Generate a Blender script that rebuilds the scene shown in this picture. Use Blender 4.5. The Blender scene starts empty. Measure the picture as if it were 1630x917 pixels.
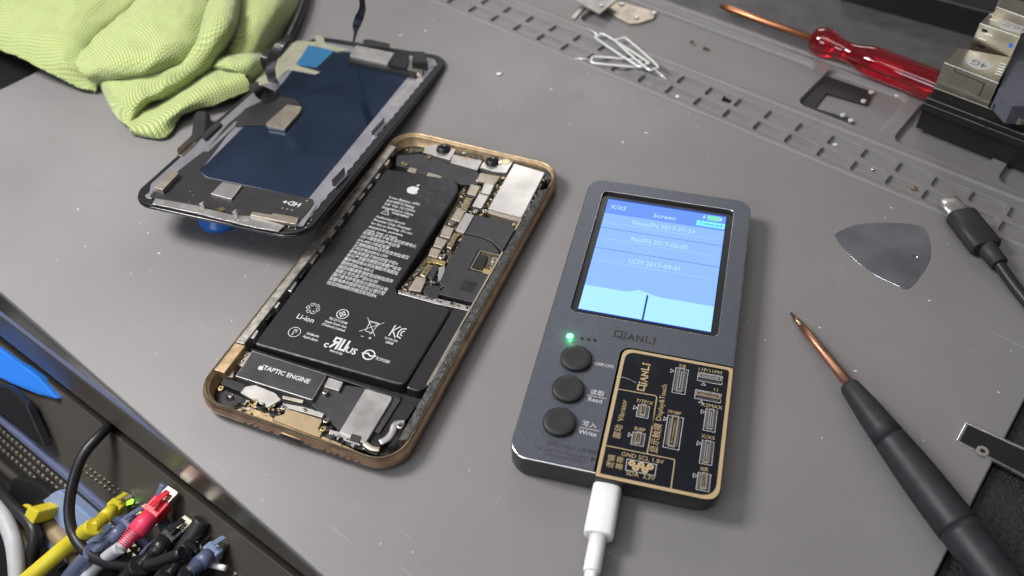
import bpy, bmesh, math, random
import numpy as np
from mathutils import Vector, Matrix, Euler, noise
random.seed(7)
sc = bpy.context.scene
MM = 0.001
# ------------------------------------------------------------------ camera
CAM = (0.0, 0.0, 220.942); CROT = (0.7491874, 0.0209564, 0.0); FPX = 1388.63; PW, PH = 1630, 917
cam = bpy.data.cameras.new('camera'); co = bpy.data.objects.new('camera', cam); sc.collection.objects.link(co)
co.location = Vector(CAM)*MM; co.rotation_euler = CROT
cam.sensor_width = 36; cam.lens = 36*FPX/PW; cam.clip_start = 0.01; cam.clip_end = 20
cam.dof.use_dof = True; cam.dof.focus_distance = 0.283; cam.dof.aperture_fstop = 12
sc.camera = co
# ------------------------------------------------------------------ world (a dim room) and lamps
w = bpy.data.worlds.new('World'); sc.world = w; w.use_nodes = True
nt = w.node_tree; bg = nt.nodes['Background']; bg.inputs['Strength'].default_value = 0.42
tc = nt.nodes.new('ShaderNodeTexCoord'); sx = nt.nodes.new('ShaderNodeSeparateXYZ'); rp = nt.nodes.new('ShaderNodeValToRGB')
nt.links.new(tc.outputs['Generated'], sx.inputs[0]); nt.links.new(sx.outputs['Z'], rp.inputs[0]); wn = nt.nodes.new('ShaderNodeTexNoise'); wn.inputs['Scale'].default_value = 3.6; wn.inputs['Detail'].default_value = 1.5; wr = nt.nodes.new('ShaderNodeMapRange')
wr.inputs['From Min'].default_value = .38; wr.inputs['From Max'].default_value = .60; wr.inputs['To Min'].default_value = .45; wr.inputs['To Max'].default_value = 1.25
wm = nt.nodes.new('ShaderNodeVectorMath'); wm.operation = 'SCALE'; nt.links.new(tc.outputs['Generated'], wn.inputs['Vector']); nt.links.new(wn.outputs[0], wr.inputs[0])
nt.links.new(rp.outputs[0], wm.inputs[0]); nt.links.new(wr.outputs[0], wm.inputs['Scale']); nt.links.new(wm.outputs[0], bg.inputs[0])
rp.color_ramp.elements[0].position = 0.0; rp.color_ramp.elements[0].color = (.10, .10, .11, 1)
rp.color_ramp.elements[1].position = .9; rp.color_ramp.elements[1].color = (.44, .44, .46, 1)
e_ = rp.color_ramp.elements.new(.45); e_.color = (.46, .45, .46, 1)
def lamp(name, loc, target, size, energy, col, sy=None):
    l = bpy.data.lights.new(name, 'AREA'); l.energy = energy; l.color = col; l.size = size*MM
    l.shape = 'RECTANGLE'; l.size_y = (sy or size)*MM
    o = bpy.data.objects.new(name, l); sc.collection.objects.link(o); o.location = Vector(loc)*MM
    o.rotation_euler = (Vector(target)-Vector(loc)).to_track_quat('-Z', 'Y').to_euler(); return o
lamp('desk_lamp_light', (-310, 250, 370), (-70, 190, 0), 120, 2.45, (1, .975, .955), 150)
lamp('window_light', (-500, -250, 420), (-150, 150, 0), 300, 1.6, (.80, .87, 1.0), 260)
lamp('overhead_fill', (-260, -120, 1250), (-60, 250, 0), 1000, 4.5, (1, .96, .92), 400)  # broad overhead fill, added to soften the shadows
lamp('far_sheen_light', (180, 1750, 1050), (0, 350, 0), 600, 4.2, (1, .97, .93), 300)  # back light added to put sheen on the far trays
sc.view_settings.view_transform = 'Standard'; sc.view_settings.look = 'None'; sc.view_settings.exposure = 0; sc.view_settings.gamma = 1
sc.render.engine = 'CYCLES'
sc.cycles.max_bounces = 8; sc.cycles.sample_clamp_indirect = 4
try: sc.cycles.use_denoising = True
except Exception: pass
# ------------------------------------------------------------------ frames: a local mm coordinate system on a real plane
RC = Euler(CROT, 'XYZ').to_matrix()
class Fr:
    def __init__(s, o, r=(0, 0, 0)):
        s.o = Vector(o); s.r = r; s.R = Euler(r, 'XYZ').to_matrix(); s.Ri = s.R.transposed()
    def loc(s, p, z=0):
        d = RC @ Vector(((p[0]-PW/2)/FPX, -(p[1]-PH/2)/FPX, -1)); a = s.Ri @ (Vector(CAM)-s.o); b = s.Ri @ d
        t = (z-a.z)/b.z; return (a.x+b.x*t, a.y+b.y*t)
    def L(s, pts, z=0): return [s.loc(p, z) for p in pts]
    def w(s, v): return s.R @ Vector(v) + s.o
def q(x0, y0, k, *p): return [(x0+a/k, y0+b/k) for a, b in p]
WD = Fr((0, 0, 0)); MT = Fr((0, 0, 0), (0, 0, -.684189))
# ------------------------------------------------------------------ materials
def mat(name, col, rough=.5, metal=0., nz=0., nsc=200., bump=0., bsc=None, bdist=.0002, coat=0., trans=0., ior=1.45, emit=None, es=1., col2=None, rvar=0., spec=.5, detail=3, sheen=0.):
    m = bpy.data.materials.new(name); m.use_nodes = True; t = m.node_tree; b = t.nodes['Principled BSDF']
    b.inputs['Base Color'].default_value = (*col, 1); b.inputs['Roughness'].default_value = rough; b.inputs['Metallic'].default_value = metal
    b.inputs['Coat Weight'].default_value = coat; b.inputs['Transmission Weight'].default_value = trans; b.inputs['IOR'].default_value = ior
    b.inputs['Specular IOR Level'].default_value = spec; b.inputs['Sheen Weight'].default_value = sheen
    if emit: b.inputs['Emission Color'].default_value = (*emit, 1); b.inputs['Emission Strength'].default_value = es
    tcn = t.nodes.new('ShaderNodeTexCoord')
    def N(s, d=detail):
        n = t.nodes.new('ShaderNodeTexNoise'); n.inputs['Scale'].default_value = s; n.inputs['Detail'].default_value = d
        t.links.new(tcn.outputs['Object'], n.inputs['Vector']); return n
    if nz or col2:
        n = N(nsc); mx = t.nodes.new('ShaderNodeMix'); mx.data_type = 'RGBA'
        c2 = col2 or tuple(max(0, c*(1-nz)) for c in col); c1 = col if col2 else tuple(min(1, c*(1+nz)) for c in col)
        mx.inputs['A'].default_value = (*c1, 1); mx.inputs['B'].default_value = (*c2, 1)
        r = t.nodes.new('ShaderNodeMapRange'); r.inputs['From Min'].default_value = .35; r.inputs['From Max'].default_value = .65
        t.links.new(n.outputs[0], r.inputs[0]); t.links.new(r.outputs[0], mx.inputs['Factor']); t.links.new(mx.outputs['Result'], b.inputs['Base Color'])
    if rvar:
        n = N(nsc*.37+11); r = t.nodes.new('ShaderNodeMapRange'); r.inputs['From Min'].default_value = .3; r.inputs['From Max'].default_value = .7
        r.inputs['To Min'].default_value = max(0, rough-rvar); r.inputs['To Max'].default_value = min(1, rough+rvar)
        t.links.new(n.outputs[0], r.inputs[0]); t.links.new(r.outputs[0], b.inputs['Roughness'])
    if bump:
        n = N(bsc or nsc, 4); bp = t.nodes.new('ShaderNodeBump'); bp.inputs['Strength'].default_value = bump; bp.inputs['Distance'].default_value = bdist
        t.links.new(n.outputs[0], bp.inputs['Height']); t.links.new(bp.outputs[0], b.inputs['Normal'])
    return m
K = {}
K['mat'] = mat('silicone', (.208, .200, .199), .47, nz=.05, nsc=14, rvar=.09, bump=.35, bsc=2600, bdist=.00005)
K['desk'] = mat('black_desk', (.012, .012, .013), .32, nz=.3, nsc=60, rvar=.1)
K['leather'] = mat('leatherette', (.02, .02, .02), .55, bump=.9, bsc=1500, bdist=.0006, nz=.5, nsc=700)
K['deskedge'] = mat('glossy_desk_edge', (.115, .10, .078), .30, rvar=.05, nsc=30)
K['gold'] = mat('gold_metal', (.44, .32, .19), .40, metal=.85, rvar=.1, nsc=260, nz=.3)
K['golddk'] = mat('worn_gold_band', (.42, .28, .18), .22, metal=.95, rvar=.1, nsc=350, nz=.2)
K['goldin'] = mat('gold_inner', (.36, .26, .15), .5, metal=.6, rvar=.1, nsc=400, nz=.2, bump=.4, bsc=900)
K['tan'] = mat('tan_plastic', (.34, .25, .15), .45, metal=.3, nz=.08, nsc=500)
K['gasket'] = mat('black_gasket', (.02, .018, .016), .4, nz=.4, nsc=900, bump=.6, bsc=2500)
K['glit'] = mat('torn_adhesive', (.022, .022, .024), .35, metal=.2, col2=(.10, .10, .098), nsc=900, bump=1, bsc=1600, bdist=.0004)
K['ledge'] = mat('worn_silver_ledge', (.36, .34, .31), .45, metal=.7, nz=.3, nsc=350, bump=.5, bsc=1200)
K['inner'] = mat('dark_inner', (.012, .012, .013), .5, nz=.4, nsc=400)
K['batt'] = mat('battery_wrap', (.024, .024, .027), .27, nz=.1, nsc=60, rvar=.08, bump=.5, bsc=75, bdist=.0008)
K['batt2'] = mat('battery_fold_wrap', (.022, .022, .024), .28, rvar=.07, nsc=90, bump=.4, bsc=140, bdist=.0006)
K['film'] = mat('graphite_film', (.032, .032, .036), .42, nz=.12, nsc=200, rvar=.08, bump=.2, bsc=300)
K['shield'] = mat('nickel_shield', (.46, .44, .43), .36, metal=.75, rvar=.08, nsc=300, nz=.06, bump=.15, bsc=260)
K['shieldw'] = mat('bright_shield', (.56, .54, .53), .32, metal=.8, rvar=.06, nsc=200, nz=.05)
K['shieldb'] = mat('warm_shield', (.44, .39, .32), .40, metal=.75, rvar=.08, nsc=300, nz=.1)
K['grey'] = mat('grey_plate', (.42, .40, .38), .45, metal=.6, rvar=.1, nsc=250, nz=.1)
K['screw'] = mat('screw_steel', (.78, .74, .68), .2, metal=1, rvar=.08, nsc=900)
K['brass'] = mat('brass', (.72, .55, .26), .28, metal=1, rvar=.1, nsc=900)
K['pins'] = mat('gold_pins', (.68, .52, .26), .35, metal=1, col2=(.05, .045, .04), nsc=1800)
K['pcb'] = mat('dark_board', (.025, .022, .016), .4, metal=.2, col2=(.13, .11, .06), nsc=1300)
K['blackp'] = mat('black_plastic', (.014, .014, .015), .35, rvar=.06, nsc=300)
K['blackm'] = mat('matt_black_rubber', (.022, .022, .024), .5, rvar=.06, nsc=300, bump=.2, bsc=1500)
K['print'] = mat('white_print', (.58, .58, .58), .5, nz=.05, nsc=900)
K['printg'] = mat('gold_print', (.50, .38, .21), .45, metal=.2)
K['printd'] = mat('dark_print', (.012, .012, .013), .5)
K['printq'] = mat('engraved_print', (.03, .028, .028), .5)
K['lens'] = mat('camera_lens', (.006, .008, .012), .08, coat=1)
K['sticker'] = mat('pale_sticker', (.72, .70, .36), .5)
K['white'] = mat('white_plastic', (.83, .83, .82), .3, rvar=.04, nsc=100)
K['anod'] = mat('anodised_grey', (.112, .120, .148), .42, metal=.5, nz=.28, nsc=5200, rvar=.05, bump=.3, bsc=5200, bdist=.0001)
K['anodside'] = mat('anodised_side', (.055, .055, .055), .42, metal=.3, rvar=.05, nsc=800)
K['anodedge'] = mat('bright_cut_edge', (.75, .75, .76), .2, metal=1)
K['pcbblack'] = mat('black_solder_mask', (.009, .010, .014), .22, rvar=.05, nsc=300)
K['copper'] = mat('bronze_shaft', (.40, .20, .13), .38, metal=.9, rvar=.08, nsc=300, nz=.15)
K['copperr'] = mat('copper_shaft', (.62, .27, .14), .35, metal=1, rvar=.06, nsc=300)
K['steel'] = mat('polished_steel', (.60, .60, .64), .09, metal=1, rvar=.05, nsc=45, nz=.22, bump=.15, bsc=45, bdist=.0004)
K['red'] = mat('translucent_red', (.72, .003, .02), .07, trans=.9, ior=1.49, coat=.6)
K['handle'] = mat('soft_black_grip', (.018, .019, .023), .52, rvar=.06, nsc=200, bump=.25, bsc=900, nz=.2)
K['cable'] = mat('black_cable', (.016, .016, .018), .38, rvar=.05, nsc=300)
K['nickel'] = mat('port_can_metal', (.50, .46, .37), .30, metal=1, rvar=.07, nsc=110, nz=.1)
K['pinmetal'] = mat('ejector_steel', (.78, .79, .77), .3, metal=.45, rvar=.05, nsc=200)
K['slab'] = mat('slate_panel', (.10, .105, .13), .55, nz=.1, nsc=100)
K['lcdback'] = mat('navy_mirror_back', (.078, .122, .215), .13, metal=.9, rvar=.06, nsc=30, nz=.18, bump=.2, bsc=40, bdist=.0003)
K['lav'] = mat('display_backplate', (.42, .41, .46), .34, metal=.7, rvar=.08, nsc=150, nz=.08)
K['flex'] = mat('black_flex', (.028, .026, .028), .40, rvar=.08, nsc=100, nz=.15, bump=.15, bsc=200)
K['teal'] = mat('blue_film', (.03, .15, .30), .3, rvar=.05, nsc=60, nz=.15)
K['beige'] = mat('beige_foil', (.42, .42, .31), .4, metal=.4, rvar=.08, nsc=150, nz=.1)
K['glass'] = mat('black_glass', (.008, .008, .010), .12, coat=1)
K['bluep'] = mat('blue_plastic', (.03, .19, .68), .3)
K['cordw'] = mat('dull_white_cord', (.48, .48, .50), .45, nz=.1, nsc=120)
K['yellow'] = mat('yellow_cable', (.62, .52, .03), .4)
K['redc'] = mat('red_plug', (.60, .015, .035), .35, nz=.1, nsc=300)
K['pink'] = mat('red_boot', (.80, .05, .12), .4)
K['bluegrey'] = mat('slate_plug', (.10, .12, .20), .35)
K['paleblue'] = mat('pale_blue_shell', (.22, .29, .44), .4)
K['rack'] = mat('glossy_rack_panel', (.062, .056, .047), .28, rvar=.06, nsc=20)
K['rackd'] = mat('dark_rack', (.02, .018, .016), .35, nz=.3, nsc=30)
K['violet'] = mat('violet_trim_and_highlight', (.20, .23, .38), .3, metal=.5)
K['dot'] = mat('vent_stud', (.16, .145, .115), .3, metal=.6)
K['floor'] = mat('dark_floor', (.03, .027, .022), .7, nz=.5, nsc=9)
K['paper'] = mat('paper_sticker', (.50, .50, .48), .6)
K['dust'] = mat('lint', (.75, .73, .70), .8)
K['ledg'] = mat('green_led', (.2, 1, .5), .4, emit=(.16, 1, .38), es=2.2)
K['ledy'] = mat('port_led', (.4, 1, .1), .4, emit=(.35, 1, .05), es=2)
K['ledp'] = mat('violet_led', (.3, .2, 1), .4, emit=(.25, .12, 1), es=1.5)
def emis(n, c, s=1.): return mat(n, tuple(x*.3 for x in c), .08, emit=c, es=s, spec=.5)
K['s_head'] = emis('screen_header', (.13, .27, .76), .95)
K['s_body'] = emis('screen_body', (.24, .43, .90), .95)
K['s_low'] = emis('screen_lower', (.35, .68, .93), .97)
K['s_line'] = emis('screen_line', (.03, .07, .30), .8)
K['s_text'] = emis('screen_text', (.44, .65, .96), 1.0)
K['s_green'] = emis('screen_green', (.20, .70, .50), .9)
K['s_cyan'] = emis('screen_cyan', (.20, .80, .95), 1.0)
def wear(m, c0, c1):
    # stains and thin scuffs worn into the sheet
    t = m.node_tree; b = t.nodes['Principled BSDF']; old = b.inputs['Base Color'].links[0].from_socket; tcn = t.nodes.new('ShaderNodeTexCoord')
    def chain(scale, vec, det, lo, hi, col, inp, fac):
        mp = t.nodes.new('ShaderNodeMapping'); mp.inputs['Scale'].default_value = vec; mp.inputs['Rotation'].default_value = (0, 0, fac*3)
        n = t.nodes.new('ShaderNodeTexNoise'); n.inputs['Scale'].default_value = scale; n.inputs['Detail'].default_value = det
        r = t.nodes.new('ShaderNodeMapRange'); r.inputs['From Min'].default_value = lo; r.inputs['From Max'].default_value = hi; r.inputs['To Max'].default_value = fac
        mx = t.nodes.new('ShaderNodeMix'); mx.data_type = 'RGBA'; mx.inputs['B'].default_value = (*col, 1)
        t.links.new(tcn.outputs['Object'], mp.inputs[0]); t.links.new(mp.outputs[0], n.inputs['Vector']); t.links.new(n.outputs[0], r.inputs[0]); t.links.new(r.outputs[0], mx.inputs['Factor']); t.links.new(inp, mx.inputs['A']); return mx.outputs['Result']
    o = chain(38, (1, 1, 1), 4, .66, .78, c0, old, .5); o = chain(9, (1, 1, 1), 5, .50, .70, c0, o, .28)
    o = chain(30, (1, 26, 1), 2, .70, .76, c1, o, .35); o = chain(22, (30, 1, 1), 2, .71, .77, c1, o, .3)
    t.links.new(o, b.inputs['Base Color'])
wear(K['mat'], (.135, .128, .128), (.34, .33, .33))
def knit():
    m = bpy.data.materials.new('knit_cloth'); m.use_nodes = True; t = m.node_tree; b = t.nodes['Principled BSDF']
    b.inputs['Roughness'].default_value = .85; b.inputs['Sheen Weight'].default_value = .3
    uv = t.nodes.new('ShaderNodeUVMap'); sp = t.nodes.new('ShaderNodeSeparateXYZ'); t.links.new(uv.outputs[0], sp.inputs[0])
    def M(op, a, bv=None):
        n = t.nodes.new('ShaderNodeMath'); n.operation = op
        for i, v in enumerate((a, bv)):
            if v is None: continue
            if isinstance(v, (int, float)): n.inputs[i].default_value = v
            else: t.links.new(v, n.inputs[i])
        return n.outputs[0]
    # UV in mm: a small staggered loop pattern about 1.05 mm wide
    u = M('MULTIPLY', sp.outputs[0], 2*math.pi/1.25); v = M('MULTIPLY', sp.outputs[1], 2*math.pi/1.4)
    h = M('MULTIPLY', M('ADD', M('SINE', u), 1), M('ADD', M('SINE', M('ADD', v, M('MULTIPLY', M('SINE', M('MULTIPLY', u, .5)), 1.2))), 1))
    h = M('MULTIPLY', h, .25)
    mx = t.nodes.new('ShaderNodeMix'); mx.data_type = 'RGBA'; mx.inputs['A'].default_value = (.22, .30, .07, 1); mx.inputs['B'].default_value = (.76, .80, .44, 1)
    t.links.new(h, mx.inputs['Factor']); t.links.new(mx.outputs['Result'], b.inputs['Base Color'])
    bp = t.nodes.new('ShaderNodeBump'); bp.inputs['Strength'].default_value = .6; bp.inputs['Distance'].default_value = .0003
    t.links.new(h, bp.inputs['Height']); t.links.new(bp.outputs[0], b.inputs['Normal'])
    return m
K['knit'] = knit()
# ------------------------------------------------------------------ mesh builder (mm in, metres out)
def rr(cx, cy, w_, h_, r, n=8, rot=0):
    pts = []
    r = max(1e-3, min(r, w_/2-1e-3, h_/2-1e-3))
    for k, (sx_, sy_) in enumerate(((1, 1), (-1, 1), (-1, -1), (1, -1))):
        for i in range(n+1):
            a = math.pi/2*(k+i/n); pts.append((sx_*(w_/2-r)+r*math.cos(a), sy_*(h_/2-r)+r*math.sin(a)))
    c, s = math.cos(rot), math.sin(rot)
    return [(cx+x*c-y*s, cy+x*s+y*c) for x, y in pts]
def circ(cx, cy, r, n=16): return [(cx+r*math.cos(2*math.pi*i/n), cy+r*math.sin(2*math.pi*i/n)) for i in range(n)]
def area(p): return sum(p[i-1][0]*p[i][1]-p[i][0]*p[i-1][1] for i in range(len(p)))/2
def ccw(p): return list(p) if area(p) > 0 else list(p)[::-1]
def rline(pts, r, n=4):
    """round the corners of a polygon"""
    out = []; N = len(pts); pts = ccw(pts)
    for i in range(N):
        a, b, c = Vector(pts[i-1]), Vector(pts[i]), Vector(pts[(i+1) % N])
        rr_ = r[i] if isinstance(r, (list, tuple)) else r
        d1 = (a-b); d2 = (c-b); k = min(rr_, d1.length*.45, d2.length*.45); p1 = b+d1.normalized()*k; p2 = b+d2.normalized()*k
        for j in range(n+1):
            t = j/n; p = p1*(1-t)**2+b*2*t*(1-t)+p2*t*t; out.append((p.x, p.y))
    return out
class MB:
    def __init__(s): s.v = []; s.f = []; s.m = []; s.sm = []; s.mats = []
    def mi(s, m):
        m = K[m] if isinstance(m, str) else m
        if m not in s.mats: s.mats.append(m)
        return s.mats.index(m)
    def add(s, vs, fs, m, smooth=False):
        o = len(s.v); s.v += [tuple(v) for v in vs]; k = s.mi(m)
        for f in fs: s.f.append([i+o for i in f]); s.m.append(k); s.sm.append(smooth)
    def prism(s, pts, z0, z1, m, bv=0., mtop=None):
        p = ccw(pts); n = len(p)
        if bv:
            q_ = inset(p, bv); R = [[(x, y, z0) for x, y in p], [(x, y, z1-bv) for x, y in p], [(x, y, z1-bv*.3) for x, y in inset(p, bv*.3)], [(x, y, z1) for x, y in q_]]
        else: R = [[(x, y, z0) for x, y in p], [(x, y, z1) for x, y in p]]
        vs = [v for r in R for v in r]; fs = []
        for k in range(len(R)-1):
            for i in range(n): j = (i+1) % n; fs.append([k*n+i, k*n+j, (k+1)*n+j, (k+1)*n+i])
        fs.append(list(range(n))[::-1])
        s.add(vs, fs, m); o = len(s.v)-n
        s.f.append([o+i for i in range(n)]); s.m.append(s.mi(mtop or m)); s.sm.append(False)
        return s
    def rings(s, rings, mats, cap0=None, cap1=None, smooth=True):
        """rings: lists of 3D points of equal count; mats one per gap"""
        n = len(rings[0]); o = len(s.v)
        for r in rings: s.v += [tuple(v) for v in r]
        for k in range(len(rings)-1):
            m = s.mi(mats[k] if isinstance(mats, (list, tuple)) else mats)
            for i in range(n):
                j = (i+1) % n; s.f.append([o+k*n+i, o+k*n+j, o+(k+1)*n+j, o+(k+1)*n+i]); s.m.append(m); s.sm.append(smooth)
        if cap0: s.f.append([o+i for i in range(n)][::-1]); s.m.append(s.mi(cap0)); s.sm.append(False)
        if cap1: s.f.append([o+(len(rings)-1)*n+i for i in range(n)]); s.m.append(s.mi(cap1)); s.sm.append(False)
        return s
    def flat(s, pts, z, m):
        p = ccw(pts); s.add([(x, y, z) for x, y in p], [list(range(len(p)))], m); return s
    def box(s, c, d, m, bv=0., rot=0): 
        return s.prism(rr(c[0], c[1], d[0], d[1], .001, 0 or 1, rot) if False else [(c[0]+x*math.cos(rot)-y*math.sin(rot), c[1]+x*math.sin(rot)+y*math.cos(rot)) for x, y in ((-d[0]/2, -d[1]/2), (d[0]/2, -d[1]/2), (d[0]/2, d[1]/2), (-d[0]/2, d[1]/2))], c[2]-d[2]/2, c[2]+d[2]/2, m, bv)
    def cyl(s, x, y, z0, z1, r, m, n=20, bv=0.): return s.prism(circ(x, y, r, n), z0, z1, m, bv)
    def tube(s, path, rad, m, n=10, cap=True, flat_=1.):
        P_ = [Vector(p) for p in path]; R = []; up = Vector((0, 0, 1)); prev = None
        for i, p in enumerate(P_):
            t = (P_[min(i+1, len(P_)-1)]-P_[max(i-1, 0)]).normalized()
            a = t.cross(up) if prev is None else prev-t*prev.dot(t)
            if a.length < 1e-6: a = t.cross(Vector((1, 0, 0)))
            a.normalize(); prev = a; b = t.cross(a); r = rad[i] if isinstance(rad, (list, tuple)) else rad
            R.append([p+a*r*math.cos(2*math.pi*k/n)+b*r*flat_*math.sin(2*math.pi*k/n) for k in range(n)])
        s.rings(R, m, m if cap else None, m if cap else None); return s
    def lathe(s, a, b, prof, m, n=24, facet=None):
        """a->b axis; prof = [(t_mm, r_mm, material?)]"""
        a = Vector(a); b = Vector(b); ax = (b-a).normalized(); u = ax.cross(Vector((0, 0, 1))).normalized(); v = ax.cross(u)
        R = []; ms = []
        for pr in prof:
            t, r = pr[:2]; R.append([a+ax*t+(u*math.cos(2*math.pi*k/n)+v*math.sin(2*math.pi*k/n))*r*(1-(facet[1] if facet and facet[2] <= t <= facet[3] and k % facet[0] == 0 else 0)) for k in range(n)]); ms.append(pr[2] if len(pr) > 2 else m)
        s.rings(R, ms[:-1], ms[0], ms[-1]); return s
    def text(s, st, x, y, z, size, m, rot=0, align='CENTER', sxx=1., bold=0., shear=0.):
        c = bpy.data.curves.new('t', 'FONT'); c.body = st; c.size = size; c.align_x = align; c.align_y = 'CENTER'; c.resolution_u = 2; c.offset = bold; c.shear = shear
        o = bpy.data.objects.new('t', c); sc.collection.objects.link(o)
        me = bpy.data.meshes.new_from_object(o); cs, sn = math.cos(rot), math.sin(rot)
        s.add([(x+v.co.x*sxx*cs-v.co.y*sn, y+v.co.x*sxx*sn+v.co.y*cs, z) for v in me.vertices], [list(p.vertices) for p in me.polygons], m)
        bpy.data.objects.remove(o); bpy.data.curves.remove(c); bpy.data.meshes.remove(me); return s
    def line(s, pts, wd, z, m, closed=False, h=0):
        P_ = [Vector(p) for p in pts]; n = len(P_)
        for i in range(n if closed else n-1):
            a, b = P_[i], P_[(i+1) % n]; d = (b-a)
            if d.length < 1e-6: continue
            d.normalize(); t = Vector((-d.y, d.x))*wd/2; e = d*wd/2
            quad = [a-e-t, b+e-t, b+e+t, a-e+t]
            zz = z+.004*(i % 2)
            if h: s.prism([(p.x, p.y) for p in quad], z, z+h+.004*(i % 2), m)
            else: s.flat([(p.x, p.y) for p in quad], zz, m)
        return s
    def build(s, name, parent=None, frame=None, bevel=0, seg=2, uv=None):
        me = bpy.data.meshes.new(name); me.from_pydata([(a*MM, b*MM, c*MM) for a, b, c in s.v], [], s.f)
        for m in s.mats: me.materials.append(m)
        me.polygons.foreach_set('material_index', s.m); me.polygons.foreach_set('use_smooth', s.sm)
        if uv:
            ul = me.uv_layers.new(name='UVMap')
            for l in me.loops: ul.data[l.index].uv = uv[l.vertex_index]
        me.update(); o = bpy.data.objects.new(name, me); sc.collection.objects.link(o)
        if parent: o.parent = parent
        if frame: o.location = frame.o*MM; o.rotation_euler = frame.r
        if bevel:
            b = o.modifiers.new('Bevel', 'BEVEL'); b.width = bevel*MM; b.segments = seg; b.limit_method = 'ANGLE'; b.angle_limit = .6
        return o
def inset(p, d):
    p = ccw(p); n = len(p); out = []
    for i in range(n):
        a, b, c = Vector(p[i-1]), Vector(p[i]), Vector(p[(i+1) % n]); d1 = (b-a); d2 = (c-b)
        if d1.length < 1e-7 or d2.length < 1e-7: out.append(tuple(b)); continue
        d1.normalize(); d2.normalize(); n1 = Vector((-d1.y, d1.x)); n2 = Vector((-d2.y, d2.x)); m = n1+n2
        if m.length < 1e-6: out.append(tuple(b)); continue
        m.normalize(); k = d/max(.35, m.dot(n1)); out.append((b.x+m.x*k, b.y+m.y*k))
    return out
def tag(o, label=None, cat=None, group=None, kind=None):
    if label: o['label'] = label
    if cat: o['category'] = cat
    if group: o['group'] = group
    if kind: o['kind'] = kind
    return o
def thing(name, label, cat, frame, group=None):
    o = bpy.data.objects.new(name, None); sc.collection.objects.link(o); o.empty_display_size = .01
    o.location = frame.o*MM; o.rotation_euler = frame.r; return tag(o, label, cat, group)
def catm(p, n):
    """Catmull-Rom through 3D points"""
    P_ = [Vector(a) for a in p]; out = []
    for i in range(len(P_)-1):
        a, b, c, d = P_[max(i-1, 0)], P_[i], P_[i+1], P_[min(i+2, len(P_)-1)]
        for k in range(n):
            t = k/n; out.append(.5*((2*b)+(c-a)*t+(2*a-5*b+4*c-d)*t*t+(3*b-a-3*c+d)*t**3))
    out.append(P_[-1]); return out
def path(fr, pts, n=6): 
    """pts = (px, py, z) in the photo, seen on the plane z of the frame"""
    return catm([(*fr.loc((x, y), z), z) for x, y, z in pts], n)
# ================================================================== SETTING
b = MB(); b.flat([(-3000, -3000), (3000, -3000), (3000, 3000), (-3000, 3000)], -760, 'floor'); tag(b.build('floor'), kind='structure')
# desk: front edge runs beside and under the mat's near long edge
DK = Fr((0, 0, -4), (0, 0, -.684189+.052))
ey = 53.2
desk = thing('desk', 'glossy black desk under the grey silicone mat', 'desk', DK)
b = MB()
prof = [(ey+6, 0), (ey+3, 0), (ey+1.2, -.5), (ey+.3, -1.6), (ey, -3.2), (ey, -25), (ey+1, -26.5), (ey+6, -27)]
x0, x1, yb = -700, 330, 700
vs = [(x0, y, z) for y, z in prof]+[(x1, y, z) for y, z in prof]; n = len(prof)
b.add(vs, [[i, i+1, n+i+1, n+i] for i in (0, 1)], 'desk')
b.add(vs, [[2, 3, n+3, n+2]], 'violet')  # violet strip paints the highlight along the rounded edge
b.add(vs, [[i, i+1, n+i+1, n+i] for i in range(3, n-1)], 'deskedge')  # brown colour stands in for reflections on the glossy black front face
b.build('front_edge', desk)
b = MB(); b.prism([(x0, ey+6), (x1, ey+6), (x1, yb), (x0, yb)], -27, 0, 'desk'); b.build('tabletop', desk)
# ------------------------------------------------------------------ mat
def holed(bb, outer, holes, z, m):
    bm = bmesh.new(); 
    def loop(pts):
        vs = [bm.verts.new((x, y, z)) for x, y in pts]; [bm.edges.new((vs[i], vs[(i+1) % len(vs)])) for i in range(len(vs))]
    loop(outer); [loop(h) for h in holes]
    bmesh.ops.triangle_fill(bm, use_beauty=True, use_dissolve=False, edges=bm.edges[:], normal=(0, 0, 1)); bm.verts.index_update()
    fs = []
    for f in bm.faces:
        idx = [v.index for v in f.verts]; fs.append(idx if f.normal.z > 0 else idx[::-1])
    bb.add([tuple(v.co) for v in bm.verts], fs, m); bm.free()
matmt = MB(); U0, U1, V0, V1 = -391, 18.8, 44.3, 355
cells = []
for k in range(-20, 9):
    u = -98.5+14.2*k
    if u < U0+8 or u+12.4 > U1-6: continue
    cells.append((u, 286.9, 12.9, 7.3)); cells.append((u, 296.5, 12.9, 7.3))
wells = [(-381, 313.5, 72, 35), (-303, 313.5, 76, 35), (-221, 313.5, 109, 35), (-106.5, 314.5, 37, 34.5), (-64.5, 314.5, 36.5, 34.5), (-23, 314.5, 33, 34.5)]
holes = []
for kind, lst in (('c', cells), ('w', wells)):
    for (u, v, a, d) in lst:
        r = 1.5 if kind == 'c' else 4.5; dep = 1.6 if kind == 'c' else 2.6; sl = .22 if kind == 'c' else 1.6
        cx, cy = u+a/2, v+d/2; R = []
        for ins, zz in ((0, 0), (.15, -.05), (.26, -.25), (.3+sl*.2, -dep*.75), (.3+sl*.5, -dep*.95), (.3+sl, -dep)):
            R.append([(x, y, zz) for x, y in rr(cx, cy, a-2*ins, d-2*ins, max(.3, r-ins), 4)])
        holes.append([(x, y) for x, y, _ in R[0]]); matmt.rings(R, 'mat', None, 'mat')
outer = rr((U0+U1)/2, (V0+V1)/2, U1-U0, V1-V0, 5, 6)
holed(matmt, [(x, y) for x, y in inset(outer, .5)], holes, 0, 'mat')
matmt.rings([[(x, y, -4) for x, y in outer], [(x, y, -.5) for x, y in outer], [(x, y, -.12) for x, y in inset(outer, .15)], [(x, y, 0) for x, y in inset(outer, .5)]], 'mat')
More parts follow.
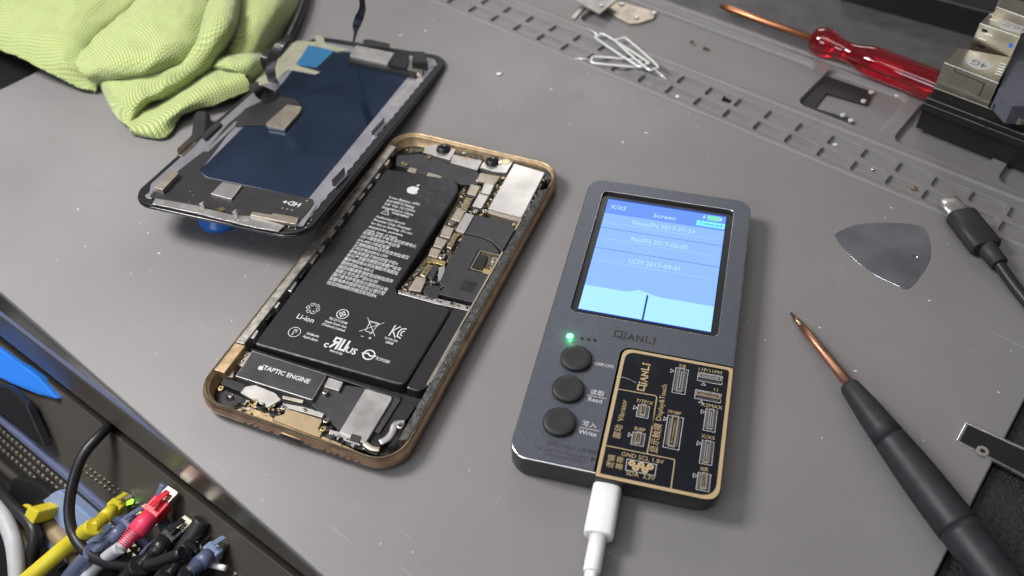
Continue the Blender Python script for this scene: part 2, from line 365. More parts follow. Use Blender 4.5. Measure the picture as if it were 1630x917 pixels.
mo = thing('silicone_mat', 'large grey silicone repair mat with small part trays moulded along its far side', 'work mat', MT)
matmt.build('mat_sheet', mo)
for vv, hh in ((284.6, .9), (309.2, 1.0), (352.4, 1.0)):
    b = MB(); n = 8; prof = [(vv+1.4*math.cos(math.pi*i/n), hh*math.sin(math.pi*i/n)-.05) for i in range(n+1)]
    b.add([(U0+4, y, z) for y, z in prof]+[(U1-4, y, z) for y, z in prof], [[i, n+1+i, n+2+i, i+1] for i in range(n)], 'mat', True); b.build('raised_rib', mo)
# magnet slot in the long well
b = MB(); b.prism(rr(-226.2, 325, 2.6, 20, 1.2, 4), -2.5, -.02, 'rackd'); 
# lint and specks, crumbs nobody could count
b = MB()
for i in range(150):
    u, v = random.uniform(U0+100, U1-5), random.uniform(V0+3, 352)
    p = MT.w((u, v, 0)); s_ = random.choice([.10, .12, .15, .18, .28]); a = random.uniform(0, 6.3); l = s_*random.uniform(1, 3.5)
    zf = 0.0
    for (cu, cv, ca, cd) in cells+wells:
        if cu-1 < u < cu+ca+1 and cv-1 < v < cv+cd+1: zf = None
    if zf is None: continue
    d = Vector((math.cos(a), math.sin(a)))
    b.prism([(u+d.x*x-d.y*y, v+d.y*x+d.x*y) for x, y in ((-l, -s_*.5), (l*.6, -s_), (l, s_*.4), (-l*.4, s_))], .01, .08+s_*.3, 'dust')
o = b.build('dust_specks', frame=MT); tag(o, 'white lint and dust specks scattered over the grey mat', 'dust', kind='stuff')
exec_after = []
# ================================================================== PHONE
PF = Fr((-43.59, 209.695, 0), (0, 0, -.376257))
phone = thing('opened_phone', 'gold framed phone lying open with black battery and circuit boards showing', 'phone', PF)
HW, HH = 35.45, 71.8
def ring(ins, z, r0=9.8, n=10): return [(x, y, z) for x, y in rr(0, 0, 2*(HW-ins), 2*(HH-ins), r0-ins*.7, n)]
b = MB()
prof = [(3.2, .15, 'golddk'), (1.5, .5, 'golddk'), (.55, 1.3, 'golddk'), (.12, 2.5, 'golddk'), (0, 3.8, 'golddk'), (.12, 5.0, 'golddk'), (.45, 6.0, 'gold'), (.75, 6.5, 'gasket'), (.85, 6.75, 'gasket'), (1.0, 6.75, 'gold'), (1.3, 6.55, 'goldin'), (1.45, 6.0, 'goldin'), (1.9, 5.7, 'goldin'), (2.1, 5.4, 'goldin'), (2.3, 1.2, 'inner')]
b.rings([ring(i, z) for i, z, _ in prof], [m for _, _, m in prof[:-1]], 'golddk', 'inner'); b.build('housing', phone)
def L(z, x0, y0, k, *p): return PF.L(q(x0, y0, k, *p), z)
A_ = lambda z, *p: L(z, 320, 480, 3.395, *p)      # bottom area
B_ = lambda z, *p: L(z, 580, 190, 2.96, *p)       # top area
C_ = lambda z, *p: L(z, 400, 240, 2.414, *p)      # battery area
# ledges on both long sides
b = MB(); b.prism([(-34.1, -48), (-31.0, -48), (-31.0, 60), (-34.1, 60)], 1.2, 6.72, 'ledge', .3)
for k in range(15):
    v = -44+k*7.1+random.uniform(-1, 1); l = random.uniform(2.5, 4.5)
    b.prism([(-31.1, v), (-29.9+random.uniform(-.2, .4), v+.2), (-30.0, v+l), (-31.1, v+l+.3)], 3, 5.5+random.uniform(0, .7), random.choice(['shieldb', 'shieldw', 'ledge', 'blackp']), .1)
b.build('side_rail', phone)
b = MB(); b.prism([(-34.0, -60), (-30.2, -60), (-30.2, -48.3), (-34.0, -48.3)], 1.2, 6.72, 'goldin', .3); b.build('rail_end', phone)
b = MB(); b.prism([(31.2, -62.5), (33.7, -61.5), (33.7, 57), (31.2, 55)], 1.2, 6.3, 'glit', .15); b.prism([(33.8, -61), (34.15, -61), (34.15, 58), (33.8, 58)], 5, 6.76, 'gasket')
b.prism([(29.9, -41), (30.6, -41), (30.6, 48), (29.9, 48)], 1.2, 5.5, 'shieldb', .1); b.prism([(30.9, -40), (32.0, -40), (32.0, -18), (30.9, -18)], 5.85, 6.02, 'shieldw'); b.build('side_rail', phone)
# battery
zb = 5.7
btl = C_(zb, (520, 68), (790, 112), (800, 150), (552, 532), (570, 552), (772, 604), (588, 905), (8, 742))
bpoly = [(btl[0]), (btl[1]), (btl[2]), (btl[3]), (btl[4]), (btl[5]), (btl[6]), (btl[7])]
b = MB(); top = rline(bpoly, [1.5, 3, 3, 1.2, 1.2, 2.5, 2.0, 2.0], 4); b.prism(top, 1.3, zb, 'batt', .7)
seam = inset(top, .25); bat = b.build('battery', phone)
b = MB(); fo = C_(5.1, (776, 604), (842, 612), (690, 900), (640, 925), (592, 910)); b.prism(rline(fo, 1.2), 1.3, 5.0, 'batt2', .5); 
b.prism(rline(A_(5.0, (270, 240), (1082, 500), (1075, 518), (262, 258)), .2), 1.3, 4.2, 'batt2', .3); b.build('wrap_fold', bat)
# printing on the battery
b = MB(); zt = zb+.03; W_ = 'print'
def apple(bb, x, y, z, s, m, rot=0):
    c, sn = math.cos(rot), math.sin(rot); T = lambda p: [(x+(a*c-d*sn)*s, y+(a*sn+d*c)*s) for a, d in p]
    body = []
    for i in range(40):
        t = 2*math.pi*i/40; r = .46+.03*math.cos(2*t); px_ = r*math.cos(t)*1.0; py_ = r*math.sin(t)*1.02
        if abs(px_) < .16: py_ += (-.06 if py_ > 0 else .035)*(1-abs(px_)/.16)
        dx, dy = px_-.56, py_-.08; dd = math.hypot(dx, dy)
        if dd < .25: px_, py_ = .56+dx/dd*.25, .08+dy/dd*.25
        body.append((px_, py_))
    bb.flat(T(body), z, m)
    lf = [(.0, .50), (.03, .64), (.10, .73), (.22, .79), (.21, .66), (.14, .55)]
    bb.flat(T(lf), z, m)
lc = C_(zb, (622, 152))[0]; apple(b, lc[0], lc[1], zt, 5.0, W_)
def tline(st, p, size, sxx=.9, bold=.02, m=W_, rot=0, align='CENTER', zz=None): b.text(st, p[0], p[1], zz or zt, size, m, rot, align, sxx, bold)
x_ = C_(zb, (592, 205))[0]
pl = C_(zb, (530, 178))[0]; plx = pl[0]
for i, s_ in enumerate(['Li-ion Battery APN:', '616-00512 Rating', '3.81 Vdc 10.13Whr', 'Assembled in China']): tline(s_, (plx, pl[1]-i*1.95), 1.75, .92, align='LEFT')
wy = C_(zb, (517, 236))[0]; b.line([(wy[0]-1.6, wy[1]-1.1), (wy[0]+1.6, wy[1]-1.1), (wy[0], wy[1]+1.6)], .22, zt, W_, True); tline('!', (wy[0], wy[1]), 1.8)
tline('WARNING', (C_(zb, (572, 247))[0]), 1.6)
p0 = C_(zb, (480, 252))[0]
for i, s_ in enumerate(['Authorized Service', 'Provider Only. Potential', 'for fire or burning. Do not', 'disassemble, puncture,', 'crush, heat, or burn.']): tline(s_, (p0[0], p0[1]-i*1.9), 1.7, .9, align='LEFT')
p0 = C_(zb, (430, 314))[0]
CJ = '警告授权服务仅限可能引起火灾或燃烧请勿拆解刺穿挤压加热焚烧锂离子电池额定电压标称容量制造商深圳欣旺达电子有限公司中国制造型号产品编号充电限制执行标准日期认证回收处理危险'
ln = 14
for i in range(ln):
    st = ''; r_ = random.Random(i)
    while len(st) < 13: st += r_.choice([''.join(r_.sample(CJ, 4)), r_.choice(['3.81V', '616-00512', '10.13Wh', '4.35V', '2658'])] if i % 3 else [''.join(r_.sample(CJ, 5))])
    b.text(st[:14], p0[0], p0[1]-i*2.02, zt, 1.85, W_, 0, 'LEFT', .82, .015)
# icons
ic = A_(zb, (605, 38))[0]
for k in range(6):
    a = math.pi/3*k; b.line([(ic[0]+2.2*math.cos(a+s_)*r_, ic[1]+2.2*math.sin(a+s_)*r_) for s_, r_ in ((-.35, 1), (.15, 1.1), (.45, .85))]+[(ic[0]+1.1*math.cos(a+.2), ic[1]+1.1*math.sin(a+.2))], .17, zt, W_, True)
tline('Li-ion', (A_(zb, (565, 92))[0]), 3.0, .95, .02)
def ringm(bb, c, r, wd, m, z, n=22): 
    o_ = circ(c[0], c[1], r, n); i_ = circ(c[0], c[1], r-wd, n); bb.add([(x, y, z) for x, y in o_+i_], [[i, (i+1) % n, n+(i+1) % n, n+i] for i in range(n)], m)
c = A_(zb, (765, 68))[0]; ringm(b, c, 2.1, .3, W_, zt); b.line([(c[0]-1.2, c[1]), (c[0], c[1]+1.2), (c[0]+1.2, c[1]), (c[0], c[1]-1.2)], .25, zt, W_, True); b.line([(c[0]-1.2, c[1]), (c[0]+1.2, c[1])], .2, zt+.01, W_); b.line([(c[0], c[1]-1.2), (c[0], c[1]+1.2)], .2, zt+.01, W_)
c = A_(zb, (728, 122))[0]
for i, s_ in enumerate(['TIS 2217-2548', 'Apple South Asia', '(Thailand) Limited']): tline(s_, (c[0], c[1]+1.5-i*1.5), 1.35, .85)
c = A_(zb, (505, 165))[0]; ringm(b, c, 2.1, .22, W_, zt); tline('PS', (c[0]+.1, c[1]+.55), 1.6); tline('E', (c[0]-.2, c[1]-.85), 1.6)
c = A_(zb, (598, 190))[0]; tline('2658mAh', (c[0], c[1]+.75), 1.3); tline('Apple Japan', (c[0], c[1]-.75), 1.3)
c = A_(zb, (920, 140))[0]  # crossed-out bin
b.line([(c[0]-1.5, c[1]+2.4), (c[0]+1.6, c[1]+2.4), (c[0]+1.2, c[1]-2.0), (c[0]-1.1, c[1]-2.0)], .2, zt, W_, True); b.line([(c[0]-1.9, c[1]+2.0), (c[0]+1.9, c[1]+2.0)], .2, zt+.01, W_)
b.line([(c[0]-2.8, c[1]-2.8), (c[0]+3.0, c[1]+3.2)], .2, zt+.02, W_); b.line([(c[0]-3.0, c[1]+3.2), (c[0]+2.8, c[1]-2.9)], .2, zt+.024, W_); ringm(b, (c[0]+1, c[1]-2.3), .45, .15, W_, zt+.01)
tline('–   +', (c[0]+.4, c[1]-4.3), 2.2)
c = A_(zb, (1062, 165))[0]; b.line([(c[0]-1.9, c[1]-2.2), (c[0]-1.9, c[1]+2.2)], .42, zt, W_); b.line([(c[0]-.2, c[1]+2.2), (c[0]-1.7, c[1]), (c[0]+.2, c[1]-2.2)], .42, zt, W_); b.line([(c[0]+2, c[1]+2.1), (c[0]+.7, c[1]+1.6), (c[0]+.3, c[1]), (c[0]+.7, c[1]-1.6), (c[0]+2, c[1]-2.1)], .42, zt, W_); b.line([(c[0]+2, c[1]+1.0), (c[0]+1.3, c[1]+.4), (c[0]+1.3, c[1]-.5), (c[0]+2, c[1]-1)], .35, zt, W_)
c = A_(zb, (1020, 213))[0]; tline('YU10139-', (c[0]+.2, c[1]+.6), 1.3); tline('18008', (c[0]+.2, c[1]-.8), 1.3)
c = A_(zb, (755, 232))[0]; tline('c', (c[0]-4.3, c[1]-1.6), 3.6, 1, .08); 
b.line([(c[0]-.7, c[1]-2), (c[0]-.7, c[1]+2), (c[0]-2.6, c[1]+2), (c[0]-2.6, c[1]+.3), (c[0]-1.1, c[1]+.3)], .75, zt, W_); b.line([(c[0]-1.6, c[1]+.2), (c[0]-2.7, c[1]-2)], .75, zt+.01, W_)
b.line([(c[0]+.4, c[1]+2), (c[0]+.4, c[1]-1.9), (c[0]+2.1, c[1]-1.9), (c[0]+2.1, c[1]+2)], .75, zt, W_); tline('US', (c[0]+4.4, c[1]-1.2), 3.3, 1, .08); tline('MH10120', (c[0]+.2, c[1]-3.4), 1.25)
c = A_(zb, (907, 288))[0]; ringm(b, c, 2.1, .5, W_, zt); b.line([(c[0]-2.2, c[1]-.1), (c[0]-.5, c[1]+.4), (c[0]+.5, c[1]-.3), (c[0]+2.3, c[1]+.2)], .5, zt+.01, W_); tline('R39290', (c[0]+5.2, c[1]-.4), 1.7)
b.build('battery_print', bat)
# taptic engine
tp = A_(5.3, (278, 266), (680, 392), (600, 532), (186, 402)); b = MB(); b.prism(rline(tp, .3, 2), 1.3, 5.2, 'shieldw', .12); tap = b.build('vibration_motor', phone)
b = MB(); b.prism(inset(rline(tp, .3, 2), .28), 5.0, 5.32, 'blackp', .05, 'film'); 
c = ((tp[0][0]+tp[1][0]+tp[2][0]+tp[3][0])/4, (tp[0][1]+tp[1][1]+tp[2][1]+tp[3][1])/4); trot = math.atan2(tp[1][1]-tp[0][1], tp[1][0]-tp[0][0])
b.text('TAPTIC ENGINE', c[0]+1.5, c[1]+.6, 5.35, 2.3, 'print', trot, 'CENTER', 1, .05); tq = A_(5.3, (324, 360))[0]; apple(b, tq[0], tq[1], 5.35, 1.9, 'print', trot)
b.build('motor_cover', tap)
def part(name, pts, z0, z1, m, bv=.12, r=.25, parent=phone):
    bb = MB(); bb.prism(rline(pts, r, 2) if r else pts, z0, z1, m, bv); return bb.build(name, parent)
def screw(c, z, r=.75, m='screw', parent=phone):
    bb = MB(); bb.cyl(c[0], c[1], z-1, z+.35, r, m, 14, .18); a = random.uniform(0, 1)
    for k in (0, 1): bb.box((c[0], c[1], z+.36), (r*1.1, r*.28, .03+.01*k), 'printd', 0, a+k*math.pi/2)
    return bb.build('screw', parent)
# --- lower region
part('motor_terminal', A_(4.6, (236, 262), (272, 276), (224, 350), (190, 336)), 1.3, 4.5, 'shieldb')
for c in A_(4.7, (240, 288), (222, 318)): screw(c, 4.6, .55)
part('clip_bracket', A_(4.6, (140, 384), (178, 374), (172, 410), (134, 406)), 1.3, 4.6, 'shieldb')
part('microphone_module', A_(4.0, (125, 405), (242, 448), (225, 492), (105, 444)), 1.3, 4.0, 'blackp')
part('antenna_plate', A_(4.6, (292, 450), (400, 492), (432, 530), (360, 572), (212, 492), (240, 458)), 3.6, 4.5, 'grey')
part('port_flex', A_(3.8, (165, 530), (240, 520), (270, 540), (380, 600), (430, 560), (440, 600), (390, 630), (230, 590), (160, 570)), 1.3, 3.8, 'blackp')
for p_ in (((250, 530), (300, 545), (296, 575), (246, 560)), ((360, 560), (395, 545), (400, 560), (365, 590))): part('flex_contact', A_(4.3, *p_), 3.5, 4.2, 'brass', .05, .1)
part('charging_port', A_(5.5, (462, 576), (656, 636), (632, 690), (655, 705), (640, 735), (385, 636), (400, 618), (448, 606)), 1.3, 5.4, 'tan', .2)
part('port_shelf', A_(5.0, (150, 598), (240, 560), (385, 612), (388, 640), (650, 720), (900, 830), (880, 850), (640, 760), (380, 665), (170, 610)), 3.0, 4.8, 'goldin', .2)
part('port_bracket', A_(4.8, (440, 548), (560, 570), (665, 604), (655, 628), (455, 572)), 4.0, 4.8, 'grey')
part('strain_clip', A_(4.9, (440, 505), (555, 530), (548, 548), (438, 522)), 3.6, 4.7, 'shieldb', .1)
part('battery_lead', A_(5.1, (690, 408), (768, 434), (745, 482), (664, 458)), 3.8, 5.0, 'shield')
for c, r_ in zip(A_(5.0, (447, 572), (676, 643), (671, 488), (560, 586), (160, 508)), (.95, .95, .9, .7, .8)): screw(c, 4.9, r_)
for c in A_(5.0, (108, 470), (660, 690)): screw(c, 5.0, .95, 'brass')
part('speaker_body', A_(3.9, (640, 430), (895, 468), (750, 700), (690, 640), (600, 560), (610, 500)), 1.3, 3.8, 'film')
part('speaker_plate', A_(4.9, (888, 468), (1032, 512), (1030, 530), (886, 768), (745, 705)), 1.3, 4.8, 'shield', .2, .6)
part('speaker_chamber', A_(3.6, (1042, 512), (1162, 560), (1110, 640), (1040, 660), (960, 790), (895, 770)), 1.3, 3.5, 'blackp')
part('chamber_rib', A_(4.2, (1040, 515), (1080, 528), (965, 710), (925, 700)), 3.3, 4.1, 'film')
part('gasket_block', A_(5.0, (815, 712), (868, 728), (855, 765), (800, 748)), 4.0, 5.0, 'blackm')
part('lower_lip', A_(4.4, (575, 700), (680, 690), (880, 760), (960, 800), (940, 850), (1010, 850), (800, 810), (640, 740)), 2.5, 4.0, 'film')
part('flex_clip', A_(4.8, (690, 690), (760, 705), (860, 765), (850, 775), (740, 735), (690, 715)), 3.8, 4.6, 'shieldw', .05)
b = MB(); pth = [(*A_(4.9, p_)[0], 4.7) for p_ in ((1100, 655), (1050, 660), (1035, 700), (1010, 735), (965, 760))]; b.tube(catm(pth, 4), 1.15, 'shieldw', 8, True, .25); b.build('antenna_strap', phone)
b = MB(); pth = [(*A_(4.9, p_)[0], 4.5) for p_ in ((880, 760), (920, 790), (965, 795))]; b.tube(catm(pth, 4), .9, 'shieldb', 8, True, .3); b.build('antenna_strap', phone)
screw(A_(5, (1078, 672))[0], 4.9, 1.0)
for c in A_(4.6, (700, 660), (655, 660), (790, 760), (500, 560)): pass
# ports in the lower outer side
def sidehole(bb, px, wd, hh, zc=3.4):
    u = None; fr = Fr((PF.w((0, -HH+.2, 0))), (math.pi/2, 0, PF.r[2])); x, y = fr.loc(px, 0)
    y = zc; pts = rr(x, y, wd, hh, hh/2, 5)
    bb.add([(a, -HH+.02-.12, d) for a, d in pts], [list(range(len(pts)))], 'inner')
    bb.rings([[(a, -HH+.02-.10, d) for a, d in pts], [(a, -HH-.16, d) for a, d in rr(x, y, wd+.35, hh+.35, hh/2+.17, 5)], [(a, -HH+.1, d) for a, d in rr(x, y, wd+.5, hh+.5, hh/2+.25, 5)]], 'gold')
b = MB()
for p_ in ((240, 650), (273, 661), (305, 672), (382, 698), (585, 767), (665, 797), (702, 808), (738, 820), (775, 832), (812, 845), (850, 858)): sidehole(b, q(320, 480, 3.395, p_)[0], .9, .9)
sidehole(b, q(320, 480, 3.395, (488, 732))[0], 8.0, 2.4); b.build('port_opening', phone)
# --- upper region
part('upper_film', B_(4.6, (150, 170), (262, 160), (392, 205), (535, 245), (560, 300), (500, 310), (455, 305), (250, 240), (150, 215)), 1.3, 4.5, 'film', .2, .5)
part('battery_tab', B_(5.2, (215, 222), (365, 265), (355, 282), (200, 240)), 4.0, 4.9, 'shieldb', .1)
part('tape_tab', B_(5.4, (250, 228), (300, 240), (290, 262), (238, 250)), 4.6, 5.2, 'film', .1)
for p_, lp in ((((290, 128), (345, 112), (432, 140), (402, 192), (272, 152)), (372, 137)), (((555, 205), (600, 178), (706, 190), (668, 252), (612, 246), (545, 226)), (603, 196))):
    cb = part('camera_bracket', B_(5.0, *p_), 2, 4.9, 'shieldw', .12)
    c = B_(5.5, lp)[0]; bb = MB(); bb.lathe((c[0], c[1], 4.2), (c[0]+1e-4, c[1], 9), [(0, 2.9, 'blackp'), (.9, 2.9, 'blackp'), (1.05, 2.5, 'blackp'), (2.0, 2.4, 'blackp'), (2.2, 1.8, 'lens'), (2.6, 1.3, 'lens'), (2.75, .6, 'lens'), (2.8, .1, 'lens')], 'lens', 22); bb.build('camera_lens', cb)
bb = MB(); c = B_(4.95, (667, 200))[0]; bb.cyl(c[0], c[1], 4.9, 5.05, 1.5, 'sticker', 16); bb.build('round_sticker', phone)
part('sensor_plate', B_(4.9, (416, 162), (556, 192), (532, 238), (404, 202)), 2, 4.7, 'shield', .15, .4)
for p_ in (((455, 145), (560, 168), (556, 186), (430, 158)), ((215, 130), (285, 130), (280, 150), (205, 155)), ((700, 195), (860, 232), (852, 244), (705, 205))): part('earpiece_contact', B_(5.2, *p_), 2, 4.9, 'pcb', .1, .1)
for p_ in ((180, 205), (195, 215), (535, 292), (705, 497), (640, 205), (470, 160), (305, 180)):
    c = B_(5, p_)[0]; screw(c, 5.0, .8, random.choice(['screw', 'brass']))
rc = part('rear_camera_cover', B_(6.1, (705, 206), (852, 248), (742, 462), (582, 418)), 1.3, 5.95, 'shieldw', .25, .7)
bb = MB(); bb.prism(rline(B_(4.9, (578, 425), (742, 470), (738, 484), (574, 436)), .3), 1.3, 4.6, 'shieldb', .1); bb.build('cover_flange', rc)
part('corner_pad', B_(5.6, (845, 230), (880, 232), (895, 262), (870, 290), (848, 262)), 1.3, 5.5, 'glit', .2)
for p_, m_ in ((((545, 250), (642, 268), (612, 306), (528, 290)), 'shieldb'), (((566, 298), (612, 308), (590, 355), (548, 344)), 'shieldw'), (((502, 303), (546, 314), (524, 360), (482, 350)), 'shieldb'), (((540, 348), (586, 360), (552, 418), (508, 406)), 'shieldw'),
        (((440, 414), (478, 424), (450, 482), (408, 468)), 'shieldb'), (((376, 498), (422, 512), (402, 562), (356, 548)), 'shieldb'), (((340, 552), (392, 568), (366, 608), (325, 596)), 'shieldb'), (((316, 602), (362, 614), (344, 652), (300, 640)), 'shieldb'),
        (((476, 438), (518, 450), (470, 536), (428, 522)), 'shield'), (((245, 738), (292, 750), (266, 812), (206, 802)), 'shieldb'), (((350, 695), (380, 690), (375, 740), (345, 770)), 'shieldw')): part('board_shield', B_(5.1, *p_), 1.3, 5.0, m_, .15, .3)
part('logic_board', B_(3.0, (470, 300), (640, 260), (700, 240), (760, 480), (600, 740), (520, 872), (150, 810), (300, 640)), 1.2, 2.9, 'pcb', .1)
for p_ in (((480, 362), (508, 372), (478, 432), (452, 420)), ((424, 532), (442, 538), (408, 608), (386, 598)), ((300, 680), (322, 686), (286, 742), (260, 730))):
    pp = B_(5.3, *p_); part('board_connector', pp, 1.3, 5.0, 'shieldb', .1, .1); part('connector_pins', inset(ccw(pp), .35), 4.9, 5.15, 'pins', .03, 0)
part('graphite_cover', B_(5.5, (522, 448), (690, 490), (716, 522), (655, 632), (630, 605), (605, 578), (560, 556), (474, 536)), 1.3, 5.5, 'film', .25, .6)
cvr = part('graphite_cover', B_(5.3, (474, 541), (558, 560), (602, 582), (625, 608), (640, 634), (540, 612), (490, 708), (596, 736), (524, 866), (345, 822), (378, 788), (352, 770), (400, 660)), 1.3, 5.25, 'film', .2, .3)
bb = MB(); c = B_(5.3, (492, 785))[0]; rnd = random.Random(3)
bb.prism(rr(c[0], c[1], 5.0, 5.0, .2), 5.2, 5.27, 'inner'); bb.build('dark_square_mark', cvr)
part('open_board_window', B_(4.8, (540, 612), (642, 636), (612, 738), (492, 708)), 1.3, 4.4, 'pcb', .1, .2); 
wp = B_(5, (545, 618), (638, 640), (608, 730), (500, 702))
bb = MB(); bb.line(wp, .3, 4.5, 'shieldb', True, .5); bb.build('window_frame', phone)
for p_ in (((538, 632), (582, 645), (556, 708), (512, 696)),): part('board_chip', B_(5.1, *p_), 4.3, 5.1, 'blackp')
for p_ in (((590, 690), (640, 700), (625, 725), (590, 715)), ((560, 700), (600, 712), (590, 730), (555, 722))): part('board_chip', B_(5.0, *p_), 4.3, 4.9, 'brass')
for p_, r_ in (((523, 434), .9), ((566, 433), 1.0), ((408, 490), 1.1), ((365, 648), 1.1), ((614, 664), 1.3)):
    c = B_(5.2, p_)[0]; screw(c, 5.1, r_)
part('board_tape', B_(5.2, (325, 680), (352, 690), (320, 755), (296, 740)), 1.3, 5.0, 'film')
part('board_tape', B_(5.3, (290, 778), (352, 782), (362, 800), (345, 848), (300, 842), (275, 810)), 1.3, 5.2, 'blackm', .3, .5)
part('board_edge', B_(5.3, (160, 802), (345, 842), (520, 884), (515, 905), (340, 868), (160, 818)), 1.3, 5.1, 'shieldw', .1, .1)
part('board_edge', B_(5.3, (600, 738), (612, 742), (532, 878), (520, 870)), 1.3, 5.1, 'shieldw', .1, .1)
part('gold_patch', B_(4.9, (296, 650), (385, 668), (378, 690), (330, 676), (296, 672)), 1.3, 4.8, 'brass', .1, .1)
bb = MB(); rnd = random.Random(5)
for k in range(46):
    t = rnd.random(); c = B_(5.2, (740+118*t, 478-210*t) if k % 2 else (610+130*t, 730-235*t))[0]
    bb.box((c[0]+rnd.uniform(-.5, .7), c[1]+rnd.uniform(-.5, .5), 4.9), (rnd.uniform(.3, .9), rnd.uniform(.3, 1.1), .8), rnd.choice(['shieldw', 'brass', 'blackp', 'shieldb']), 0, rnd.uniform(-.3, .3))
for k in range(60):
    t = rnd.random(); c = B_(5.0, (170+345*t, 812+84*t))[0]; bb.box((c[0], c[1]+rnd.uniform(-.4, .6), 4.9), (rnd.uniform(.3, .9), rnd.uniform(.3, .7), .7), rnd.choice(['shieldw', 'shieldb', 'blackp', 'brass']))
for k in range(50):
    t = rnd.random(); c = B_(5.0, (200+660*t, 140+96*t))[0]; bb.box((c[0], c[1]+rnd.uniform(-.3, 1.0), 4.4), (rnd.uniform(.3, .9), rnd.uniform(.3, .8), .9), rnd.choice(['brass', 'shieldb', 'pcb', 'blackp', 'gold']))
BRD = ccw(B_(4, (470, 300), (640, 262), (700, 300), (560, 470), (480, 700), (340, 830), (170, 800), (310, 640), (440, 400)))
def inside(p, P_):
    r_ = False
    for i in range(len(P_)):
        (x1, y1), (x2, y2) = P_[i-1], P_[i]
        if (y1 > p[1]) != (y2 > p[1]) and p[0] < (x2-x1)*(p[1]-y1)/(y2-y1)+x1: r_ = not r_
    return r_
xs_ = [p[0] for p in BRD]; ys_ = [p[1] for p in BRD]
for k in range(900):
    p = (rnd.uniform(min(xs_), max(xs_)), rnd.uniform(min(ys_), max(ys_)))
    if inside(p, BRD): bb.box((p[0], p[1], 3.3+rnd.uniform(0, .35)), (rnd.choice([.35, .5, .8, 1.2]), rnd.choice([.35, .5, .9]), .9), rnd.choice(['shieldb', 'blackp', 'brass', 'blackp', 'grey', 'film']), 0, rnd.choice([0, 0, 1.57]))
LOW = ccw(A_(4, (150, 560), (300, 540), (470, 590), (690, 700), (900, 800), (860, 830), (640, 740), (380, 650), (160, 600)))
xs_ = [p[0] for p in LOW]; ys_ = [p[1] for p in LOW]
for k in range(170):
    p = (rnd.uniform(min(xs_), max(xs_)), rnd.uniform(min(ys_), max(ys_)))
    if inside(p, LOW): bb.box((p[0], p[1], 4.6+rnd.uniform(0, .25)), (rnd.choice([.35, .5, .8, 1.4]), rnd.choice([.3, .4, .7]), .7), rnd.choice(['shieldb', 'blackp', 'grey', 'blackp', 'goldin', 'film', 'blackp']), 0, rnd.uniform(-.2, .2))
tag(bb.build('board_components', phone), kind='stuff')
# ================================================================== DISPLAY ASSEMBLY (raised at its near end)
SF = Fr((-87.16, 291.89, 9.45), (-.1115, 0, -.3045))
disp = thing('phone_display', 'removed phone display lying face down with navy back and black flex exposed', 'phone display', SF)
Sx = lambda z, *p: SF.L(q(200, 40, 2.548, *p), z)
def srg(ins, z): return [(x, y, z) for x, y in rr(0, 0, 2*(35.1-ins), 2*(71.4-ins), 9.3-ins*.7, 10)]
b = MB(); b.rings([srg(.5, -1.9), srg(.1, -1.7), srg(0, -1.3), srg(.05, -.85), srg(.5, -.8)], 'glass', 'glass'); b.rings([srg(.5, -.8), srg(.35, -.6), srg(.35, -.1), srg(.6, .02)], 'blackp', None, 'blackp'); b.build('cover_glass', disp)
def dp(name, z1, m, pts, z0=-.05, bv=.04, r=.3): return part(name, Sx(z1, *pts), z0, z1, m, bv, r, disp)
# metal backing with its serrated outer border
ser = []
for k in range(46):
    v = -62+k*2.75; ser.append((31.6+(.35 if k % 2 else -.25), v))
plate = [(-32.6, 62), (-32.6, -60), (-29, -66.5), (29, -66.5)]+ser+[(29, 66), (-29, 66)]
b = MB(); b.prism(plate, -.05, .28, 'lav', .05); b.build('backing_plate', disp)
dp('mirror_panel', .42, 'lcdback', ((300, 590), (470, 420), (640, 230), (735, 100), (920, 110), (1150, 195), (1140, 215), (742, 702), (330, 615)), .2, .05, .8)
dp('black_flex_sheet', .60, 'flex', ((100, 690), (210, 592), (330, 500), (420, 395), (500, 330), (600, 290), (600, 370), (520, 400), (440, 405), (300, 590), (325, 618), (760, 706), (765, 725), (690, 812), (480, 770), (290, 730), (100, 700)), .25, .06, .5)
dp('flex_bridge', .85, 'flex', ((480, 340), (600, 285), (690, 300), (720, 340), (640, 425), (560, 405), (440, 410)), .3, .1, 1)
dp('lavender_strip', .75, 'lav', ((318, 512), (335, 512), (460, 392), (445, 390)), .55, .05, .1)
ch = dp('display_chip', 2.0, 'shieldb', ((568, 398), (655, 322), (712, 330), (710, 345), (645, 420), (575, 408)), .7, .12, .2)
dp('display_chip', 1.5, 'shieldw', ((392, 636), (470, 650), (428, 706), (345, 684)), .55, .12, .1)
dp('connector_block', 2.6, 'shieldb', ((180, 588), (216, 598), (150, 668), (116, 658)), .5, .15, .1)
dp('connector_block', 1.8, 'shieldb', ((515, 756), (590, 768), (600, 762), (700, 780), (690, 808), (505, 770)), .5, .12, .1)
fp = dp('lower_bracket', .9, 'shieldw', ((120, 702), (290, 732), (305, 738), (435, 770), (510, 775), (645, 812), (620, 836), (520, 820), (285, 762), (108, 724)), .55, .06, .2)
b = MB()
for p_ in ((146, 719), (232, 736), (488, 792), (602, 813)):
    c = Sx(.9, p_)[0]; b.cyl(c[0], c[1], .85, .95, 1.0, 'grey', 14)
b.build('weld_spots', fp)
c = Sx(.7, (386, 747))[0]; b = MB(); b.cyl(c[0], c[1], .55, .68, 1.35, 'brass', 20); b.build('round_gold_pad', disp)
dp('silver_rail', .55, 'lav', ((100, 690), (112, 668), (78, 690), (84, 700), (105, 704)), .2, .05, .1)
dp('silver_rail', .62, 'lav', ((765, 725), (775, 728), (720, 815), (690, 815), (735, 770)), .25, .05, .1)
